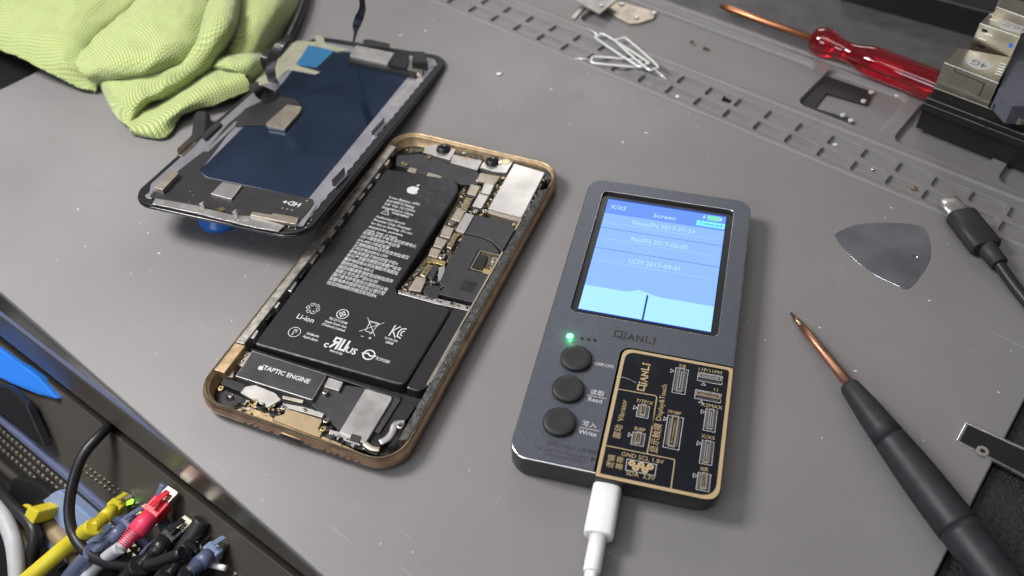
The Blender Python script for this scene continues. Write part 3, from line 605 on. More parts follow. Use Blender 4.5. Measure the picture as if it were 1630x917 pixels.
# upright clips
def clip(pts, name='spring_clip', m='shieldb', zt=3.6):
    (x0_, y0_), (x1_, y1_) = Sx(.6, *pts); d = Vector((x1_-x0_, y1_-y0_)); L_ = d.length; d.normalize(); nrm = Vector((-d.y, d.x)); bb = MB()
    P2 = lambda s_, t_: (x0_+d.x*s_+nrm.x*t_, y0_+d.y*s_+nrm.y*t_)
    bb.prism([P2(0, 0), P2(L_, 0), P2(L_, 1.5), P2(0, 1.5)], .3, .75, m, .05)
    bb.prism([P2(0, 1.3), P2(L_, 1.3), P2(L_, 1.55), P2(0, 1.55)], .4, zt, m, .05)
    bb.prism([P2(L_*.1, 1.56), P2(L_*.5, 1.56), P2(L_*.5, 1.7), P2(L_*.1, 1.7)], 1.2, zt-.6, 'grey', .02)
    return bb.build(name, disp)
clip(((228, 532), (288, 476))); clip(((852, 660), (903, 606)), m='lav'); clip(((1010, 452), (1062, 394)), m='lav', zt=2.6)
for p_ in ((305, 752), (440, 785)):
    c = Sx(1, p_)[0]; bb = MB(); bb.prism(rr(c[0], c[1], 1.8, 2.2, .2), .8, 1.1, 'shieldb', .05); bb.prism(rr(c[0], c[1]+1.1, 1.8, .25, .1), .8, 3.0, 'grey', .05)
    bb.tube([(c[0]-.4, c[1]+1, 2.6), (c[0], c[1]+2, 3.2), (c[0]+.5, c[1]+2.6, 2.2)], .35, 'grey', 8); bb.build('spring_finger', disp)
dp('black_foam_bar', 1.6, 'blackm', ((307, 447), (375, 388), (390, 398), (322, 462)), .5, .2, .3)
dp('plate_slot', .40, 'grey', ((1068, 318), (1112, 312), (1116, 326), (1072, 330)), .27, .02, .2)
bb = MB(); bb.prism(Sx(.4, (1085, 300), (1165, 215), (1180, 222), (1105, 306)), .27, .32, 'grey'); bb.build('scuffed_patch', disp)
# upper end: foil, blue film, sensor strip and earpiece
dp('beige_foil', .55, 'beige', ((505, 255), (560, 240), (600, 235), (645, 190), (665, 180), (770, 200), (790, 190), (700, 165), (740, 82), (850, 95), (800, 70), (700, 62), (640, 90)), .3, .05, .3)
dp('blue_film', .60, 'teal', ((742, 82), (850, 100), (775, 172), (690, 160)), .3, .04, .1)
dp('sensor_flex', 1.0, 'beige', ((770, 40), (800, 45), (810, 75), (880, 90), (905, 102), (860, 105), (770, 82)), .3, .1, .2)
dp('earpiece', 3.2, 'grey', ((935, 80), (1090, 112), (1062, 158), (908, 122)), .3, .3, .4)
dp('earpiece_foam', 4.2, 'blackm', ((965, 58), (985, 56), (1070, 74), (1072, 90), (960, 76)), .5, .2, .5)
dp('earpiece_front', 2.0, 'blackp', ((905, 124), (1100, 170), (1180, 190), (1172, 205), (905, 146)), .3, .2, .2)
dp('sensor_module', 3.6, 'blackp', ((1092, 108), (1150, 118), (1140, 172), (1070, 158)), .3, .3, .3)
dp('sensor_module', 4.4, 'blackm', ((1168, 104), (1212, 106), (1226, 150), (1160, 150)), .3, .4, .4)
dp('sensor_base', 1.4, 'shieldb', ((1110, 168), (1205, 180), (1200, 205), (1120, 195)), .3, .15, .2)
for p_, m_ in (((1190, 192), 'screw'), ((1188, 150), 'brass'), ((1110, 172), 'screw')):
    c = Sx(1.6, p_)[0]; screw(c, 1.6 if m_ == 'screw' else 2.4, 1.0, m_, disp)
dp('corner_frame', .6, 'lav', ((1215, 130), (1240, 135), (1250, 160), (1228, 180)), .1, .05, .2)
# HD+ mark, turned round as on the photo
b = MB(); c = Sx(.65, (674, 722))[0]; d2 = Sx(.65, (640, 716), (708, 731)); hr = math.atan2(d2[1][1]-d2[0][1], d2[1][0]-d2[0][0])
b.text('HD+', c[0], c[1], .64, 3.3, 'print', hr+math.pi, 'CENTER', 1.05, .07)
for p_ in ((636, 742), (655, 746), (675, 750), (735, 712)):
    cc = Sx(.65, p_)[0]; b.flat(circ(cc[0], cc[1], .5, 10), .64, 'shieldb')
for p_ in ((753, 790), (741, 806), (730, 820), (710, 816), (690, 820), (662, 818), (688, 826)):
    cc = Sx(.3, p_)[0]; b.flat([(cc[0]-.28, cc[1]-.2), (cc[0]+.28, cc[1]-.2), (cc[0], cc[1]+.4)], .31, 'print')
for p_ in ((262, 674), (275, 690), (258, 716)):
    cc = Sx(.65, p_)[0]; b.flat(circ(cc[0], cc[1], .3, 8), .64, 'shieldb')
b.build('flex_print', disp)
# flexible cables standing up from the display
def ribbon(pts, wd, name, m='flex', fr=SF, parent=disp, ax=Vector((1, 0, 0)), n=6):
    c = catm([(*fr.loc(p[:2], p[2]), p[2]) for p in pts], n); bb = MB(); wds = catm([(w_, 0, 0) for w_ in wd], n)
    R = []
    for i, p in enumerate(c):
        t = (c[min(i+1, len(c)-1)]-c[max(i-1, 0)]).normalized(); a = (ax-t*ax.dot(t)).normalized(); h = t.cross(a)*.12; a = a*wds[i].x/2
        R.append([p+a+h, p-a+h, p-a-h, p+a-h])
    bb.rings(R, m, m, m, False); return bb.build(name, parent)
ribbon([(561, 74, 2), (563, 66, 6), (566, 52, 14), (567, 42, 20), (572, 28, 26), (577, 12, 34), (574, -14, 44)], (1.0, 1.0, 1.6, 3.2, 3.6, 2.6, 2.4), 'upright_flex_cable')
ribbon([(436, 132, 1.5), (432, 122, 7), (431, 105, 14), (436, 88, 20), (445, 72, 24), (462, 58, 26)], (5, 4.5, 4, 4, 3.5, 3), 'upright_flex_cable', 'blackp')
ribbon([(438, 158, 1.2), (421, 150, 4), (410, 143, 7), (404, 138, 7), (404, 132, 4)], (7, 6, 5, 4.5, 4), 'upright_flex_cable', 'blackm', ax=Vector((.5, 1, 0)))
ribbon([(430, 80, 16), (424, 88, 17), (421, 100, 14), (428, 118, 8), (432, 130, 3)], (3, 4, 3.6, 3.2, 3), 'upright_flex_cable', 'blackp')
# blue suction pad that props the near end
c = WD.loc((338, 352), 4); fr = Fr((c[0]+1, c[1]+5.6, 0)); b = MB()
b.lathe((0, 0, 0), (1e-4, 0, 9), [(0, 8.0), (.6, 8.3), (1.6, 7.6), (3.5, 5.6), (6, 4.2), (8.5, 3.8), (8.8, 3)], 'bluep', 32); sg = b.build('suction_pad', frame=fr); tag(sg, 'round blue suction pad poking out from under the raised display', 'suction pad')
# ================================================================== CHIP PROGRAMMER
DF = Fr((38.233, 185.366, 0), (0, 0, -.253463)); DW, DH, DZ = 59.16, 123.8, 9.14
prog = thing('repair_programmer', 'grey metal handheld repair programmer with lit blue screen and three round black buttons', 'electronic device', DF)
Dl = lambda z, x0, y0, k, *p: DF.L(q(x0, y0, k, *p), z)
E_ = lambda z, *p: Dl(z, 800, 480, 2.0975, *p)
F_ = lambda z, *p: Dl(z, 860, 270, 3.161, *p)
G_ = lambda z, *p: Dl(z, 940, 540, 6.79, *p)
H_ = lambda z, *p: Dl(z, 940, 660, 6.79, *p)
b = MB()
def drg(ins, z): return [(x, y, z) for x, y in rr(0, 0, DW-2*ins, DH-2*ins, 5.6-ins*.5, 8)]
# board recess corner (local): lower part right of bx and below by
bx_, by_ = G_(DZ, (300, 230))[0][0], G_(DZ, (900, 180))[0][1]
so = drg(0, 0)
b.rings([drg(.8, 0), drg(.3, .6), drg(0, 2), drg(0, DZ-.35)], 'anodside', 'anodside'); b.rings([drg(0, DZ-.35), drg(.12, DZ-.08), drg(.35, DZ)], 'anodedge')
scr = F_(DZ, (318, 108), (972, 200), (898, 842), (145, 712)); sxs = [p[0] for p in scr]; sys_ = [p[1] for p in scr]
sx0, sx1 = (scr[0][0]+scr[3][0])/2, (scr[1][0]+scr[2][0])/2; sy0, sy1 = (scr[2][1]+scr[3][1])/2, (scr[0][1]+scr[1][1])/2
hole = rr((sx0+sx1)/2, (sy0+sy1)/2, sx1-sx0, sy1-sy0, 2.0, 6)
topo = [(x, y) for x, y, _ in drg(.35, DZ)]
# cut the board recess out of the top outline
cut = []
for (x, y) in topo:
    if x > bx_-.01 and y < by_: continue
    cut.append((x, y))
cut = ccw(cut)
# insert recess corner: find break and splice
brk = None
for i in range(len(cut)):
    a, c2 = cut[i], cut[(i+1) % len(cut)]
    if abs(c2[0]-a[0])+abs(c2[1]-a[1]) > 20 and ((a[1] < 0) != (c2[1] < 0) and a[0]*c2[0] < 0): brk = i
if brk is None:
    dmax = max(range(len(cut)), key=lambda i: math.dist(cut[i], cut[(i+1) % len(cut)]) if cut[i][0]*cut[(i+1) % len(cut)][0] < 0 and cut[i][1] < 0 else -1); brk = dmax
xr = DW/2-.35; yb_ = -DH/2+.35
cr = 3.2; arc = [(bx_+cr-cr*math.cos(t), by_-cr+cr*math.sin(t)) for t in [math.pi/2*i/6 for i in range(7)]]
cut = cut[:brk+1]+[(bx_, yb_)]+arc+[(xr, by_)]+cut[brk+1:]
holed(b, cut, [hole], DZ, 'anod')
# recess walls and floor
wl = [(bx_, yb_)]+arc+[(xr, by_)]; zr = DZ-2.2
b.add([(x, y, DZ) for x, y in wl]+[(x, y, zr) for x, y in wl], [[i, i+1, len(wl)+i+1, len(wl)+i] for i in range(len(wl)-1)], 'blackp')
b.rings([[(x, y, DZ) for x, y in hole], [(x, y, DZ-1.1) for x, y in inset(hole, .05)]], 'blackp', None, 'blackp')
b.build('metal_case', prog)
b = MB(); eo = [(x, y) for x, y in inset(hole, -.16)]
b.rings([[(x, y, DZ-.02) for x, y in eo], [(x, y, DZ+.05) for x, y in inset(hole, -.06)], [(x, y, DZ-.1) for x, y in inset(hole, .06)]], 'anodedge'); b.build('screen_bezel_edge', prog)
# screen
zs = DZ-.75
sq = F_(zs, (341, 140), (940, 232), (858, 818), (190, 704)); lx0, lx1 = (sq[0][0]+sq[3][0])/2, (sq[1][0]+sq[2][0])/2; ly1 = (sq[0][1]+sq[1][1])/2; ly0 = (sq[2][1]+sq[3][1])/2
SWd, SHt = lx1-lx0, ly1-ly0
T = lambda a, c: (lx0+a*SWd, ly1-c*SHt)
b = MB(); rect = lambda a0, c0, a1, c1: [T(a0, c0), T(a1, c0), T(a1, c1), T(a0, c1)]
b.prism(rect(0, 0, 1, 1), DZ-1.3, zs, 's_line'); b.flat(rect(.003, .015, .997, .15), zs+.01, 's_head'); b.flat(rect(.003, .15, .997, .80), zs+.01, 's_body'); b.flat(rect(.003, .80, .997, .995), zs+.01, 's_low')
b.flat([T(.36, .79), T(.42, .77), T(.50, .785), T(.58, .80), T(.58, .81), T(.3, .81)], zs+.015, 's_low')
b.flat(rect(.485, .80, .50, .995), zs+.02, 's_line')
for yy in (.288, .474): b.line([T(0, yy), T(1, yy)], .18, zs+.02, 's_line')
for yy in (.237, .385, .583): b.line([T(.05, yy), T(.95, yy)], .12, zs+.02, 's_text')
b.text('X/XS', *T(.105, .085), zs+.03, 3.0, 's_text', 0, 'CENTER', .9, .02); b.text('Screen', *T(.50, .105), zs+.03, 3.0, 's_text', 0, 'CENTER', 1.0, .02)
b.flat(rect(.845, .025, .95, .07), zs+.02, 's_green'); b.flat(rect(.95, .035, .965, .06), zs+.02, 's_text'); b.flat([T(.815, .03), T(.83, .03), T(.822, .046), T(.833, .046), T(.81, .07), T(.817, .05), T(.808, .05)], zs+.02, 's_text')
b.flat(rect(.765, .085, .995, .132), zs+.02, 's_cyan'); b.text('Connected', *T(.882, .108), zs+.03, 2.0, 's_line', 0, 'CENTER', .9, .01)
b.text('GaussSN 2017-07-23', *T(.505, .20), zs+.03, 3.1, 's_text', 0, 'CENTER', .84, .0)
b.text('ResSN 2017-05-05', *T(.50, .352), zs+.03, 3.1, 's_text', 0, 'CENTER', .84, .0)
b.text('LCM 2017-09-01', *T(.50, .545), zs+.03, 3.1, 's_text', 0, 'CENTER', .84, .0)
b.build('screen', prog)
# buttons
for p_ in ((246, 190), (219, 292), (190, 402)):
    c = E_(DZ+.7, p_)[0]; bb = MB(); bb.lathe((c[0], c[1], DZ-.1), (c[0]+1e-4, c[1], DZ+5), [(0, 4.9), (.9, 4.9), (1.35, 4.75), (1.6, 4.4), (1.55, 3), (1.42, 1.2), (1.4, .05)], 'blackm', 36); bb.build('push_button', prog)
c = E_(DZ, (225, 116))[0]; bb = MB(); bb.lathe((c[0], c[1], DZ-.1), (c[0]+1e-4, c[1], DZ+5), [(0, 1.15), (.2, 1.15), (.35, .9), (.42, .3)], 'ledg', 20); bb.build('status_light', prog)
gl = bpy.data.lights.new('status_glow', 'POINT'); gl.energy = .0007; gl.color = (.08, 1, .28); gl.shadow_soft_size = .0006; go = bpy.data.objects.new('status_glow', gl); sc.collection.objects.link(go); go.location = (DF.w((c[0], c[1], DZ+1.7)))*MM
bb = MB()
for p_ in ((266, 124), (288, 127), (308, 130)):
    c = E_(DZ, p_)[0]; bb.flat(circ(c[0], c[1], .62, 14), DZ+.03, 'inner')
bb.build('pinhole', prog)
b = MB(); zt = DZ+.03
def qian(bb, x, y, z, s, m, rot=0, bw=.2):
    c, sn = math.cos(rot), math.sin(rot); Tt = lambda P_: [(x+(a*c-d*sn)*s, y+(a*sn+d*c)*s) for a, d in P_]
    ws = bw*s; st = [([(-2.75, .5), (-1.95, .5), (-1.95, -.35), (-2.75, -.35)], 1), ([(-2.1, -.35), (-1.7, -.6)], 0), ([(-1.55, .12), (-1.55, -.5)], 0),
        ([(-1.2, -.5), (-.85, .3), (-.5, -.5)], 0), ([(-1.02, -.18), (-.68, -.18)], 0), ([(-.2, -.5), (-.2, .3), (.45, -.45), (.45, .3)], 0), ([(.85, .5), (.85, -.42), (1.45, -.42)], 0), ([(1.8, .12), (1.8, -.5)], 0), ([(1.72, .42), (1.9, .42)], 0), ([(-1.63, .42), (-1.47, .42)], 0)]
    for p_, cl in st: bb.line(Tt(p_), ws, z, m, bool(cl))
c = E_(DZ, (455, 122))[0]; qian(b, c[0], c[1], zt, 2.75, 'printq')
P1 = 'print'
c = E_(DZ, (338, 213))[0]; b.text('OFF/ON', c[0], c[1], zt, 1.75, P1, 0, 'CENTER', .95, 0)
c = E_(DZ, (315, 306))[0]; b.text('读取', c[0]+.1, c[1], zt, 2.15, P1, 0, 'CENTER', 1, 0); c = E_(DZ, (312, 318))[0]; b.line([(c[0]-2.9, c[1]), (c[0]+3.0, c[1])], .16, zt, P1); c = E_(DZ, (309, 330))[0]; b.text('Read', c[0], c[1], zt, 2.15, P1, 0, 'CENTER', 1, .01)
c = E_(DZ, (290, 412))[0]; b.text('写入', c[0], c[1], zt, 2.15, P1, 0, 'CENTER', 1, 0); c = E_(DZ, (288, 426))[0]; b.line([(c[0]-2.9, c[1]), (c[0]+3.0, c[1])], .16, zt, P1); c = E_(DZ, (284, 440))[0]; b.text('Write', c[0], c[1], zt, 2.15, P1, 0, 'CENTER', 1, .01)
for st, p_ in (('使用2代或以上连接板', (232, 490)), ('Use with 2nd Generation', (185, 502)), ('Connectors Board', (208, 522))):
    c = E_(DZ, p_)[0]; b.text(st, c[0]+ (0 if st[0] != 'U' else 1.0), c[1], zt, 1.62, 'printq', 0, 'CENTER', .95, .0)
c = E_(DZ, (302, 527))[0]; b.flat([(c[0]-.6, c[1]+1), (c[0]+.7, c[1]), (c[0]-.6, c[1]-1)], zt, 'printq'); b.build('case_lettering', prog)
# the plug-in adapter board
zp = DZ+.25
pcb = thing('adapter_board', 'black adapter circuit board with gold border and small connectors docked in the programmer', 'circuit board', DF)
bl, bt = bx_+.55, by_-.55; br_, bb_ = DW/2+.05, -DH/2-1.0
def brd(ins, z):
    pts = []; r4 = (1.2, 3.2, .5, 4.5)
    P4 = [(br_-ins, bt-ins), (bl+ins, bt-ins), (bl+ins, bb_+ins), (br_-ins, bb_+ins)]
    return [(x, y, z) for x, y in rline(P4, [r4[0], r4[1], r4[2], r4[3]], 6)]
b = MB(); b.rings([brd(0, zr+.1), brd(0, zp-.25), brd(.2, zp)], 'blackp', 'blackp'); b.rings([brd(.2, zp), brd(1.25, zp+.004)], 'printg', None, 'pcbblack', False); b.build('board', pcb)
zq = zp+.03; b = MB()
ln = lambda pts, f=G_: b.line(f(zp, *pts), .3, zq, 'printg')
ln(((280, 535), (700, 610), (716, 630), (668, 930))); b.line(H_(zp, (690, 0), (612, 420)), .3, zq, 'printg'); b.line(H_(zp, (170, 335), (900, 485), (910, 500), (868, 800)), .3, zq+.01, 'printg')
b.line(G_(zp, (285, 408), (355, 412), (430, 438), (490, 470)), .1, zq, 'print')
c = G_(zp, (580, 380))[0]; qian(b, c[0], c[1], zq, 2.2, 'printg', math.pi/2, .2)
R90 = math.pi/2
for st, f_, p_, s_, r_ in (('Vibrator', G_, (348, 770), 2.6, R90), ('Display&Touch', G_, (770, 682), 2.5, R90), ('震动', H_, (300, 185), 2.8, R90), ('显示触摸', H_, (712, 255), 2.9, R90), ('逻辑', H_, (225, 505), 2.5, R90), ('基带', H_, (322, 525), 2.5, R90),
        ('7/8', G_, (992, 292), 2.0, 0), ('11P/11PM', G_, (1290, 345), 2.1, 0), ('11', G_, (1355, 548), 2.0, 0), ('XSMAX', G_, (1308, 725), 2.2, 0), ('7/7P/X', G_, (585, 680), 2.1, 0), ('7P/8P', G_, (905, 795), 2.0, 0), ('8/8P', H_, (532, 162), 2.1, 0), ('X/XS', H_, (1270, 245), 2.1, 0), ('XR', H_, (1228, 592), 2.1, 0),
        ('GND SCL 1.8V', H_, (560, 470), 2.2, 0), ('SDA  3.3V', H_, (540, 662), 2.2, 0)):
    c = f_(zp, p_)[0]; b.text(st, c[0], c[1], zq, s_*(.88 if r_ else .86), 'printg', r_, 'CENTER', 1.0, 0)
bx2 = H_(zp, (395, 480), (715, 540), (695, 662), (378, 598)); mx_ = [min(p[0] for p in bx2), max(p[0] for p in bx2)]; 
b.line([bx2[0], bx2[1], bx2[2], bx2[3]], .16, zq, 'print', True)
for p_ in ((447, 527), (545, 545), (645, 565), (488, 578), (588, 600)):
    c = H_(zp, p_)[0]; ringm(b, c, 1.0, .78, 'printg', zq, 16)
b.build('board_print', pcb)
def conn(f_, pts, arrow, horiz=False, warm=False):
    P4 = f_(zp, *pts); cx = sum(p[0] for p in P4)/4; cy = sum(p[1] for p in P4)/4
    w_ = (math.dist(P4[0], P4[1])+math.dist(P4[2], P4[3]))/2; h_ = (math.dist(P4[1], P4[2])+math.dist(P4[0], P4[3]))/2
    bb = MB(); bb.line([(cx-w_/2, cy-h_/2), (cx+w_/2, cy-h_/2), (cx+w_/2, cy+h_/2), (cx-w_/2, cy+h_/2)], .16, zq, 'print', True)
    a = f_(zp, arrow)[0]; ar = [(a[0]-.5, a[1]+.7), (a[0]+.5, a[1]), (a[0]-.5, a[1]-.7)] if not horiz else [(a[0]-.7, a[1]-.5), (a[0]+.7, a[1]-.5), (a[0], a[1]+.5)]
    bb.line(ar, .14, zq, 'print', True)
    iw, ih = (w_*.52, h_*.96) if not horiz else (w_*.94, h_*.55)
    m = 'shieldb' if warm else 'shield'
    bb.prism(rr(cx, cy, iw, ih, .25, 2), zp, zp+.55, 'blackp')
    if not horiz:
        for sx_ in (-.5, .5): bb.prism(rr(cx+sx_*iw*.72, cy, iw*.22, ih*.9, .05, 1), zp, zp+.8, m, .05)
        bb.prism(rr(cx, cy, iw*.22, ih*.74, .05, 1), zp, zp+.7, 'brass' if warm else 'grey', .05)
        for sy_ in (-1, 1): bb.prism(rr(cx, cy+sy_*(ih/2-.25), iw*.9, .5, .1, 2), zp, zp+.85, 'shieldw', .05)
        n_ = max(3, int(ih/.42))
        for k in range(n_):
            yy = cy-ih*.42+ih*.84*k/(n_-1)
            for sx_ in (-1, 1): bb.prism(rr(cx+sx_*(iw/2+.28), yy, .5, .18, .02, 1), zp, zp+.22, 'shieldw')
    else:
        for sy_ in (-.5, .5): bb.prism(rr(cx, cy+sy_*ih*.72, iw*.9, ih*.22, .05, 1), zp, zp+.8, m, .05)
        bb.prism(rr(cx, cy, iw*.74, ih*.22, .05, 1), zp, zp+.7, 'brass' if warm else 'grey', .05)
        for s_ in (-1, 1): bb.prism(rr(cx+s_*(iw/2-.25), cy, .5, ih*.9, .1, 2), zp, zp+.85, 'shieldw', .05)
        n_ = max(3, int(iw/.42))
        for k in range(n_):
            xx = cx-iw*.42+iw*.84*k/(n_-1)
            for s_ in (-1, 1): bb.prism(rr(xx, cy+s_*(ih/2+.22), .18, .4, .02, 1), zp, zp+.22, 'shieldw')
    return bb.build('board_connector', pcb)
conn(G_, ((918, 308), (1058, 335), (1020, 600), (885, 575)), (885, 342)); conn(G_, ((1165, 358), (1428, 402), (1418, 495), (1155, 445)), (1220, 485), True)
conn(G_, ((1135, 545), (1412, 595), (1402, 690), (1125, 638)), (1195, 675), True, True); conn(G_, ((1245, 752), (1370, 775), (1345, 1005), (1222, 985)), (1215, 785))
conn(G_, ((512, 705), (640, 728), (620, 858), (498, 835)), (484, 740), False, True); conn(G_, ((835, 822), (1000, 850), (958, 1198), (785, 1168)), (812, 862), False, True)
conn(H_, ((455, 190), (590, 208), (570, 345), (440, 322)), (428, 220), False, True); conn(H_, ((1205, 280), (1335, 298), (1308, 550), (1180, 525)), (1172, 310)); conn(H_, ((1160, 625), (1298, 650), (1280, 835), (1145, 808)), (1130, 660), False, True)
# white charging cable
up = E_(4, (352, 612))[0]; wp_ = DF.w((up[0], -DH/2-.3, 4.6)); wf = Fr((wp_.x, wp_.y, 0))
def dirw(px1, px2, z): a = WD.loc(px1, z); c = WD.loc(px2, z); return Vector((c[0]-a[0], c[1]-a[1], 0)).normalized()
dv = dirw((968, 775), (955, 845), 4.6)
wc = thing('white_charging_cable', 'white charging cable plugged into the near end of the programmer', 'cable', wf)
def rbox(bb, a, d, prof, m, n=20, pw=3.):
    """superelliptic body along d; prof=(t, half-width, half-height)"""
    a = Vector(a); d = d.normalized(); u = Vector((-d.y, d.x, 0)); R = []
    for t, hw, hh in prof:
        R.append([a+d*t+u*hw*math.copysign(abs(math.cos(k))**(2/pw), math.cos(k))+Vector((0, 0, 1))*hh*math.copysign(abs(math.sin(k))**(2/pw), math.sin(k)) for k in [2*math.pi*i/n for i in range(n)]])
    bb.rings(R, m, m, m)
lo = Vector((0, 0, 4.6))
b = MB(); rbox(b, lo, dv, [(.1, 3.5, 2.5), (.5, 3.9, 2.9), (1.0, 4.05, 3.0), (15.0, 4.05, 3.0), (15.5, 3.9, 2.9), (15.7, 3.4, 2.5)], 'white'); b.build('plug_body', wc)
b = MB(); a = lo+dv*16; b.lathe(a, a+dv*20, [(-.5, 2.35), (9.6, 2.3), (10, 2.0)], 'white', 20); b.build('strain_relief', wc)
b = MB(); a = lo+dv*25.5; b.tube(catm([a, a+dv*14+Vector((.3, 0, -.6)), a+dv*35+Vector((.2, 0, -1.6)), a+dv*80+Vector((-4, 0, -2.4))], 6), 1.8, 'white', 14); b.build('cord', wc)
# ================================================================== TOOLS
def axis_thing(name, label, cat, p0, p1, z0, z1, group=None):
    a = WD.loc(p0, z0); c = WD.loc(p1, z1); f = Fr((a[0], a[1], 0)); t = thing(name, label, cat, f, group)
    A = Vector((0, 0, z0)); B = Vector((c[0]-a[0], c[1]-a[1], z1)); return t, A, B, (B-A).length, (B-A).normalized()
t, A, B, Ln, d = axis_thing('screwdriver', 'precision screwdriver with matt black handle and bronze shaft on the grey mat', 'screwdriver', (1259, 498), (1352, 612), 1.0, 5.0)
b = MB(); b.lathe(A, B, [(0, .25), (.1, .4), (1.8, .5), (2.2, .85), (7.0, .95)], 'golddk', 10); b.build('bit', t)
b = MB(); b.lathe(A+d*6.8, B, [(0, 1.0), (.2, 1.25), (6, 1.35), (Ln-6, 1.65)], 'copper', 24); b.build('shaft', t)
hz0, hz1 = 5.0, 9.0
pa = WD.loc((1350, 612), hz0); pb = WD.loc((1598, 935), hz1); ha = Vector((pa[0]-(WD.loc((1259, 498), 1)[0]), pa[1]-(WD.loc((1259, 498), 1)[1]), hz0)); hb = Vector((pb[0]-WD.loc((1259, 498), 1)[0], pb[1]-WD.loc((1259, 498), 1)[1], hz1))
b = MB(); prof = [(0, 2.0), (.4, 2.7), (1.2, 3.0), (6, 3.5), (12, 4.05), (17, 4.4), (22, 4.65)]; b.lathe(ha, hb, prof, 'handle', 40); b.build('front_grip', t)
b = MB(); prof = [(22, 4.65)]+[(22+i*.9, 4.70+.028*i+.30*math.sin(math.pi*i/33)) for i in range(0, 34)]; b.lathe(ha, hb, prof, 'handle', 96, facet=(2, .022, 22.5, 52)); b.build('ribbed_grip', t)
b = MB(); b.lathe(ha, hb, [(51.7, 5.55), (54, 5.45), (62, 5.3), (72, 5.4), (82, 5.6), (92, 5.9), (110, 6.2), (118, 5.8), (121, 4)], 'handle', 40); b.build('rear_grip', t)
# red screwdriver behind the mat, on the desk
f0 = (1146, 9); a = WD.loc(f0, 2); c = WD.loc((1296, 66), 5); f = Fr((a[0], a[1], -4)); t = thing('screwdriver', 'red translucent screwdriver with copper shaft lying on the black desk past the mat', 'screwdriver', f)
A = Vector((0, 0, 6)); B = Vector((c[0]-a[0], c[1]-a[1], 10)); d = (B-A).normalized(); Ln = (B-A).length
b = MB(); b.lathe(A, B, [(0, .3), (.8, 1.1), (6, 1.6), (Ln+2, 1.6)], 'copperr', 16); b.build('shaft', t)
c2 = WD.loc((1500, 142), 7); Bh = Vector((c2[0]-a[0], c2[1]-a[1], 11)); c3 = WD.loc((1300, 63), 7); Ah = Vector((c3[0]-a[0], c3[1]-a[1], 11))
b = MB(); b.lathe(Ah, Bh, [(-2, 3.4), (-1.2, 5.2), (0, 5.9), (3, 6.4), (6, 6.0), (10, 4.6), (14, 4.1), (18, 4.4), (22, 5.6), (25, 6.3), (28, 6.6), (95, 6.6), (97, 5.5)], 'red', 24, facet=(4, .1, 20, 98)); b.build('handle', t)
# steel pry pick
pp = q(1130, 200, 2.548, (506, 440), (530, 425), (600, 400), (690, 393), (780, 396), (850, 405), (875, 425), (893, 480), (892, 540), (860, 600), (803, 660), (740, 640), (660, 600), (580, 540), (530, 485))
pl_ = WD.L(pp, .3); cx = sum(p[0] for p in pl_)/len(pl_); cy = sum(p[1] for p in pl_)/len(pl_); f = Fr((cx, cy, 0))
loc2 = [(x-cx, y-cy) for x, y in pl_]; sm = [(v.x, v.y) for v in catm([(x, y, 0) for x, y in loc2+[loc2[0]]], 4)][:-1]
hc = WD.loc(q(1130, 200, 2.548, (831, 535))[0], .3); hl = circ(hc[0]-cx, hc[1]-cy, 1.15, 16)
b = MB(); holed(b, ccw(inset(sm, .12)), [hl], .35, 'steel'); s2 = ccw(sm); b.rings([[(x, y, .04) for x, y in s2], [(x, y, .22) for x, y in s2], [(x, y, .35) for x, y in inset(s2, .12)]], 'anodedge', 'steel'); b.rings([[(x, y, .35) for x, y in hl], [(x, y, .03) for x, y in hl]], 'steel')
tag(b.build('pry_pick', frame=f), 'thin polished steel triangular pick with a small hole lying on the mat', 'pick')
# black usb-c cable
t, A, B, Ln, d = axis_thing('black_charging_cable', 'black cable with bare metal plug lying across the tray cells of the mat', 'cable', (1508, 316), (1630, 470), 4.4, 3.2)
b = MB(); rbox(b, A, d, [(0, 3.6, 1.0), (.2, 4.1, 1.25), (9.4, 4.1, 1.25)], 'shieldw', 20, 2.6); b.build('metal_plug', t)
b = MB(); rbox(b, A+d*8.6, d, [(0, 4.8, 2.9), (.6, 5.5, 3.2), (17, 5.5, 3.2), (17.6, 5.0, 2.9)], 'blackm', 20, 3.5); b.build('plug_body', t)
b = MB(); b.lathe(A+d*25.8, A+d*40, [(0, 3.1), (.5, 3.2), (8.2, 3.0), (8.5, 2.6)], 'blackm', 20); b.build('strain_relief', t)
b = MB(); a = A+d*32; b.tube(catm([a, a+d*12+Vector((0, 0, -.8)), a+d*26+Vector((.8, -.8, -1.2)), a+d*60+Vector((3, -6, -1.5))], 6), 2.0, 'cable', 14); b.build('cord', t)
# black plate with silver crimped rim at the mat corner
pq = WD.L([(1538, 672), (1700, 746), (1690, 790), (1522, 702)], 1.0); f = Fr((*pq[0], 0)); lo_ = [(x-pq[0][0], y-pq[0][1]) for x, y in pq]
t = thing('cover_plate', 'narrow black shield plate with bright crimped edges at the corner of the mat', 'metal plate', f)
b = MB(); b.prism(rline(lo_, .6, 3), .05, 1.0, 'anodedge', .1); b.build('rim', t)
b = MB(); b.prism(inset(lo_, .8), .9, 1.15, 'blackp'); b.build('face', t)
b = MB(); a, c = Vector(lo_[0]), Vector(lo_[1]); dd = (c-a); n_ = int(dd.length/.55)
for k in range(1, n_): 
    p = a+dd*k/n_; b.cyl(p.x, p.y, .5, 1.3, .2, 'anodedge', 8)
a, c = Vector(lo_[3]), Vector(lo_[2]); dd = (c-a); n_ = int(dd.length/.55)
for k in range(9, n_): 
    p = a+dd*k/n_; b.cyl(p.x, p.y, .5, 1.3, .2, 'anodedge', 8)
tag(b.build('crimped_beads', t), kind='stuff')
